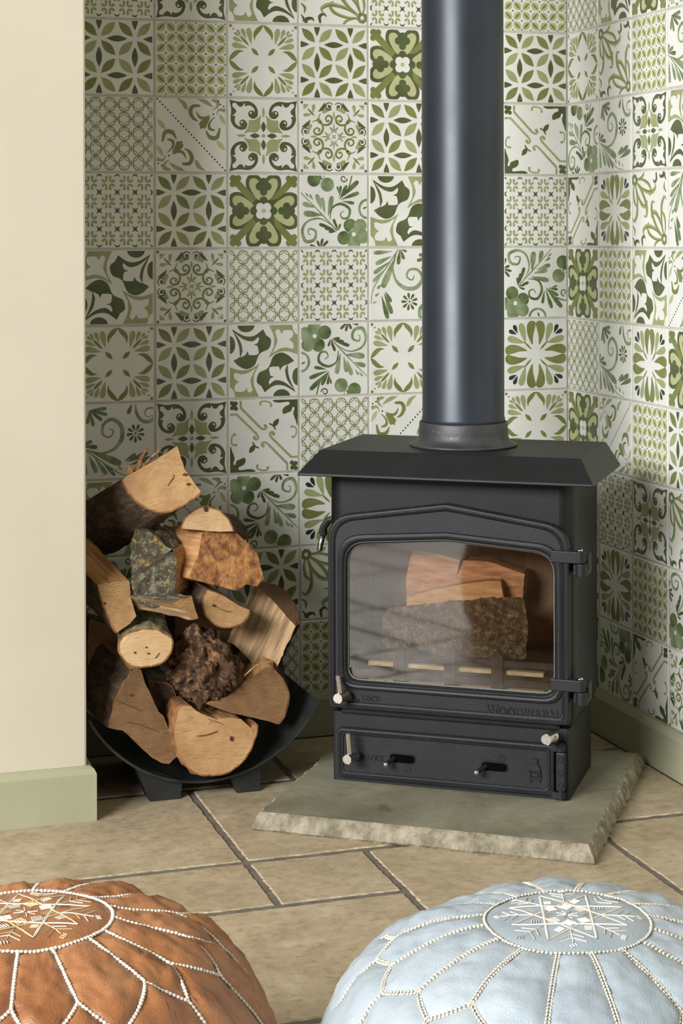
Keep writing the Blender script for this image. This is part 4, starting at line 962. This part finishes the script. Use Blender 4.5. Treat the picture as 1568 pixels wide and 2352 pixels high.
knot('firewood_log.006', oval(310, 1499, 2.5, 2.5)); knot('firewood_log.006', oval(341, 1501, 2.6, 2.4)); knot('firewood_log.006', oval(336, 1487, 2.2, 1.8)); crack('firewood_log.006', [(356, 1512), (361, 1507), (366, 1500)], 1.6)
knot('firewood_log.007', oval(492, 1391, 4, 2.6)); knot('firewood_log.001', oval(473, 1170, 5, 6)); crack('firewood_log.007', [(497, 1394), (510, 1400), (522, 1405), (534, 1405)], .8)
crack('firewood_log.011', [(266, 1608), (285, 1617), (305, 1624), (328, 1634)], 1.0); crack('firewood_log.011', [(292, 1658), (318, 1664), (343, 1673), (366, 1682)], 1.0); knot('firewood_log.011', oval(302, 1597, 5, 3))
knot('firewood_log.005', oval(241, 1386, 3, 2.5)); knot('firewood_log.005', oval(303, 1368, 3, 3)); crack('firewood_log', [(385, 1116), (392, 1105), (398, 1098), (399, 1090)], 1.4); knot('firewood_log', oval(425, 1090, 6, 3)); knot('firewood_log', oval(433, 1112, 5, 3))
# logs burning spot: three pieces stacked inside the stove
def slog(label, pts, dy, back, pith, **kw):
    # outline on a plane parallel to the stove front, dy metres behind it
    o0 = SO-SN*dy; d = ray(*pith); c = CAM+d*((o0-CAM).dot(SN)/d.dot(SN))
    return flog(label, pts, c.y, SU*back[0]-SN*back[1]+Vector((0, 0, back[2])), pith, nrm=tuple(SN), xmin=-9, group='logs inside the stove', **kw)
slog('log with dark mossy bark lying across the front inside the stove', B_((934, 1391), (1000, 1384), (1060, 1379), (1120, 1375), (1205, 1371), (1212, 1440), (1207, 1516), (1150, 1515), (1060, 1508), (960, 1494), (944, 1450)), .055, (0, .055, 0), (1075, 1445), end='bark_firebox', bark='bark_firebox', rough=1.5, rimw=.012, taper=.25, rim='bark_firebox')
slog('pale split wedge resting on top of the bark log in the stove', S_((933, 1392), (935, 1370), (1000, 1353), (1060, 1342), (1120, 1334), (1150, 1336), (1157, 1374), (1060, 1379)), .075, (0, .04, .0), (1050, 1365), end='split_warm', split='split_warm')
slog('tall cracked split log at the back of the stove', S_((933, 1372), (932, 1330), (940, 1290), (948, 1262), (1000, 1272), (1056, 1286), (1046, 1330), (1064, 1286), (1120, 1290), (1205, 1318), (1200, 1374), (1100, 1378)), .115, (0, .06, 0), (1060, 1335), end='split_fire', split='split_fire')
slog('round log end with pale bark at the left inside the stove', B_((878, 1412), (890, 1398), (932, 1392), (945, 1440), (940, 1490), (900, 1492), (880, 1480), (876, 1440)), .09, (0, .08, 0), (908, 1445), end='bark_firebox', bark='bark_firebox', rimw=.01, rim='bark_firebox')

# ------------------------------------------------------------------ leather pouffes
def pouffe(name, label, loc, H, R, mleather, mth, memb, membs, seed, phase, r0, t1, t2, wrink, beads2, NP=16):
    root = tag(empty(name, (loc[0], loc[1], 0)), label, 'pouffe')
    prof = [(0, H), (.5*r0, H-.0005), (r0, H-.004), (.125, H-.013), (.165, H-.027), (.2, H-.05), (.23, H-.085), (.25, H-.125), (R, H-.18), (R*.985, .08), (R*.93, .035), (R*.84, .008), (R*.72, .002)]
    dense = crv(prof, 12); T = [0]
    for a, b in zip(dense, dense[1:]): T.append(T[-1]+math.hypot(b[0]-a[0], b[1]-a[1]))
    TE = T[-1]
    def at(t):
        t = max(0, min(TE, t)); lo, hi = 0, len(T)-2
        while lo < hi:
            m_ = (lo+hi+1)//2
            if T[m_] <= t: lo = m_
            else: hi = m_-1
        k = (t-T[lo])/(T[lo+1]-T[lo]); a, b = dense[lo], dense[lo+1]; dx, dz = b[0]-a[0], b[1]-a[1]; l = math.hypot(dx, dz)
        return a[0]+dx*k, a[1]+dz*k, -dz/l, dx/l     # r, z, outward normal (r,z)
    t0 = next(T[i] for i in range(len(dense)) if dense[i][0] >= r0)
    wob = [random.Random(seed+k).uniform(-.006, .006) for k in range(64)]; wa = [random.Random(seed*3+k).uniform(-.045, .045)*wrink for k in range(64)]
    th = lambda i: phase-2*PI*i/NP+wa[i % NP]
    tj = lambda i: t1+wob[i % NP]
    thv = lambda i: phase-2*PI*(i+.5)/NP+wa[16+i % NP]
    tv = lambda i: t2+wob[20+i % NP]
    def pos(a, t, off):
        r, z, nr, nz_ = at(t); p = Vector((r*math.cos(a), r*math.sin(a), z)); n = Vector((nr*math.cos(a), nr*math.sin(a), nz_)).normalized()
        h = p+Vector((seed*1.7, 0, 0)); sag = wrink*(.007*noise.noise(h*7)*min(1, t/.1)+.0045*noise.noise(h*15)*min(1, t/.1))
        return p+n*(off+sag), n
    puff = lambda d: .0065*(1-math.exp(-max(d, 0)/.012))
    def crump(a, t):
        p = Vector((math.cos(a)*t*1.2, math.sin(a)*t*1.2, t+seed)); return wrink*(.0034*noise.noise(p*34)+.0018*turb(p, 62, 4))
    def panel(nm, fa, fb, ta, tb, nu, nv):
        V, Fc = [], []
        for j in range(nv+1):
            for i in range(nu+1):
                u, v = i/nu, j/nv; t = ta(u)*(1-v)+tb(u)*v; a = fa(u, v); r = at(t)[0]; wd = abs(fb)*r
                d = min(min(u, 1-u)*wd, min(v, 1-v)*abs(tb(u)-ta(u))*.9)
                V.append(pos(a, t, puff(d)+crump(a, t)*min(1, d/.006))[0])
        for j in range(nv):
            for i in range(nu):
                k = j*(nu+1)+i; Fc.append((k, k+1, k+nu+2, k+nu+1))
        return mesh_obj(nm, V, Fc, mleather, root, None, True)
    # top disc
    V, Fc = [pos(0, 0, .0035)[0]], []; nr_, na = 10, 72
    for j in range(1, nr_+1):
        t = t0*j/nr_
        for i in range(na):
            a = 2*PI*i/na; V.append(pos(a, t, .0035*(1-math.exp(-(t0-t)/.008))+.25*crump(a, t))[0])
    for i in range(na): Fc.append((0, 1+i, 1+(i+1) % na))
    for j in range(nr_-1):
        for i in range(na): a, b = 1+j*na+i, 1+j*na+(i+1) % na; Fc.append((a, a+na, b+na, b))
    disc = mesh_obj('top_disc', V, Fc, mleather, root, None, True)
    seams = [[(2*PI*k/180, t0) for k in range(181)]]
    for i in range(NP):
        a0, a1, j0, j1, vv, av = th(i), th(i+1) if i+1 < NP else th(0)-2*PI, tj(i), tj(i+1), tv(i), thv(i)
        def fa(u, v, a0=a0, a1=a1, av=av):
            lin = a0+(a1-a0)*u; mid = av if True else lin
            bent = (a0+(av-a0)*u*2) if u < .5 else (av+(a1-av)*(u-.5)*2); return lin*(1-v)+bent*v
        def tb(u, j0=j0, j1=j1, vv=vv): return (j0+(vv-j0)*(u*2)**.85) if u < .5 else (j1+(vv-j1)*((1-u)*2)**.85)
        panel('leather_panel', fa, a1-a0, lambda u: t0, tb, 20, 24)
        seams.append([(a0, t0+(j0-t0)*k/20) for k in range(21)])
        seams.append([(fa(k/40, 1), tb(k/40)) for k in range(21)]); seams.append([(fa(1-k/40, 1), tb(1-k/40)) for k in range(21)])
        # side panel hanging below: between this V point and the next one
        b1, w1 = (thv(i+1) if i+1 < NP else thv(0)-2*PI), tv(i+1)
        def fb(u, v, av=av, b1=b1, a1=a1):
            lin = av+(b1-av)*u; bent = (av+(a1-av)*u*2) if u < .5 else (a1+(b1-a1)*(u-.5)*2); return bent*(1-v)+lin*v
        def tc(u, vv=vv, j1=j1, w1=w1): return (j1+(vv-j1)*(1-u*2)**.85) if u < .5 else (j1+(w1-j1)*((u-.5)*2)**.85)
        panel('side_panel', fb, b1-av, tc, lambda u: TE, 20, 40)
        seams.append([(av, vv+(TE-vv)*k/40) for k in range(41)])
    # base
    r_e, z_e = at(TE)[:2]; bm = bmesh.new(); bm.faces.new([bm.verts.new((r_e*math.cos(2*PI*k/64), r_e*math.sin(2*PI*k/64), z_e)) for k in range(64)]); bm_obj('underside', bm, mleather, root)
    # beaded seam stitching
    tmpl = bmesh.new(); bmesh.ops.create_icosphere(tmpl, subdivisions=1, radius=1); tv_ = [v.co.copy() for v in tmpl.verts]; tf = [[v.index for v in f.verts] for f in tmpl.faces]; tmpl.free()
    V, Fc = [], []; rnd = random.Random(seed)
    for si, sm in enumerate(seams):
        P = [pos(a, t, .0015) for a, t in sm]; L = 0; nxt = 0; sp = .0042 if not beads2 else .0042
        double = beads2 and si > 0
        for k in range(len(P)-1):
            p, n = P[k]; q = P[k+1][0]; seg = (q-p).length
            if seg < 1e-7: continue
            d = (q-p)/seg; s_ = n.cross(d).normalized()
            while nxt <= L+seg:
                c = p+d*(nxt-L)
                for side in ((-1, 1) if double else (0,)):
                    cc = c+s_*side*.0015+n*rnd.uniform(-.0003, .0003); dd = (d+s_*(.35*side if side else .5)).normalized(); ss = n.cross(dd)
                    b0 = len(V); rl, rw, rh = (.0024, .0014, .0014) if double else (.0024, .0016, .0015)
                    if not beads2: rl, rw, rh = .0026, .0024, .0018
                    V += [cc+dd*(v.x*rl)+ss*(v.y*rw)+n*(v.z*rh) for v in tv_]; Fc += [[b0+i for i in f] for f in tf]
                nxt += sp*rnd.uniform(.92, 1.08)
            L += seg
    o = mesh_obj('seam_stitching', V, Fc, mth, root, None, True); o['kind'] = 'stuff'
    # embroidery on the top disc
    def top(x, y, lift=.0012):
        a, t = math.atan2(y, x), math.hypot(x, y)*t0; q, n = pos(a, t, .0035*(1-math.exp(-(t0-t)/.008))+.25*crump(a, t)+lift); return q
    VV = {0: ([], []), 1: ([], [])}
    def thread(which, a, b, wd=.02, h=.0012):
        V, Fc = VV[which]; a, b = Vector(a), Vector(b); L_ = (b-a).length; n_ = max(1, int(L_/.12)); d = (b-a)/L_; s_ = Vector((-d.y, d.x))*wd/2
        prev = None
        for k in range(n_+1):
            c = a+(b-a)*k/n_; taper = .55 if k in (0, n_) else 1
            i0 = len(V); V += [top(*(c-s_*taper), .0004), top(*c, h), top(*(c+s_*taper), .0004)]
            if prev is not None: Fc += [(prev, prev+1, i0+1, i0), (prev+1, prev+2, i0+2, i0+1)]
            prev = i0
    def satin(which, c, ang, l, wd, n_):
        c = Vector(c); d = Vector((math.cos(ang), math.sin(ang))); s_ = Vector((-d.y, d.x))
        for k in range(n_): q = c+s_*(wd*(k/(n_-1)-.5)) if n_ > 1 else c; thread(which, q-d*l/2+s_*0, q+d*l/2, wd/n_*.95)
    rot = phase+.2; pol = lambda r, a: (r*math.cos(a+rot), r*math.sin(a+rot)); K = 8
    for k in range(K):
        a = 2*PI*k/K; a3 = 2*PI*((k+3) % K)/K
        thread(k % 2, pol(.74, a), pol(.74, a3), .034)
        am = a+PI/K; wch = (k+1) % 2; thread(wch, pol(.42, am), pol(.8, am), .018)
        for rr in (.58, .68):
            for sg in (-1, 1): thread(wch if rr > .6 else k % 2, pol(rr, am), pol(rr+.11, am+sg*.2), .018)
        satin(wch, pol(.85, am), am+rot+.5, .06, .07, 3)
        satin(k % 2, pol(.26, am), am+rot+(.9 if k % 2 else -.3), .13, .11, 5 if k % 2 else 7); satin((k+1) % 2, pol(.45, a+.1), a+rot+1.2, .09, .09, 4)
        thread(k % 2, pol(.02, a), pol(.14, a), .022)
    for i, m_ in enumerate((memb, membs)):
        e = mesh_obj('embroidery', VV[i][0], VV[i][1], m_, disc); e['kind'] = 'stuff'; e['label'] = 'star embroidery in white thread' if i == 0 else 'star embroidery in darker thread'
    return root
pouffe('leather_pouffe', 'tan brown leather pouffe with white beaded seams and star embroidery, at left', (-1.400, -1.711), .33, .262, MT['tan'], MT['thread'], MT['thread'], MT['thread_beige'], 3, math.radians(95)-YAW, .0885, .168, .212, 1.25, False)
pouffe('leather_pouffe', 'pale blue-grey leather pouffe with stitched petal panels, at right', (-.878, -1.890), .33, .262, MT['blue'], MT['thread_cream'], MT['thread'], MT['thread_cream'], 11, math.radians(99)-YAW, .084, .180, .208, .8, True)
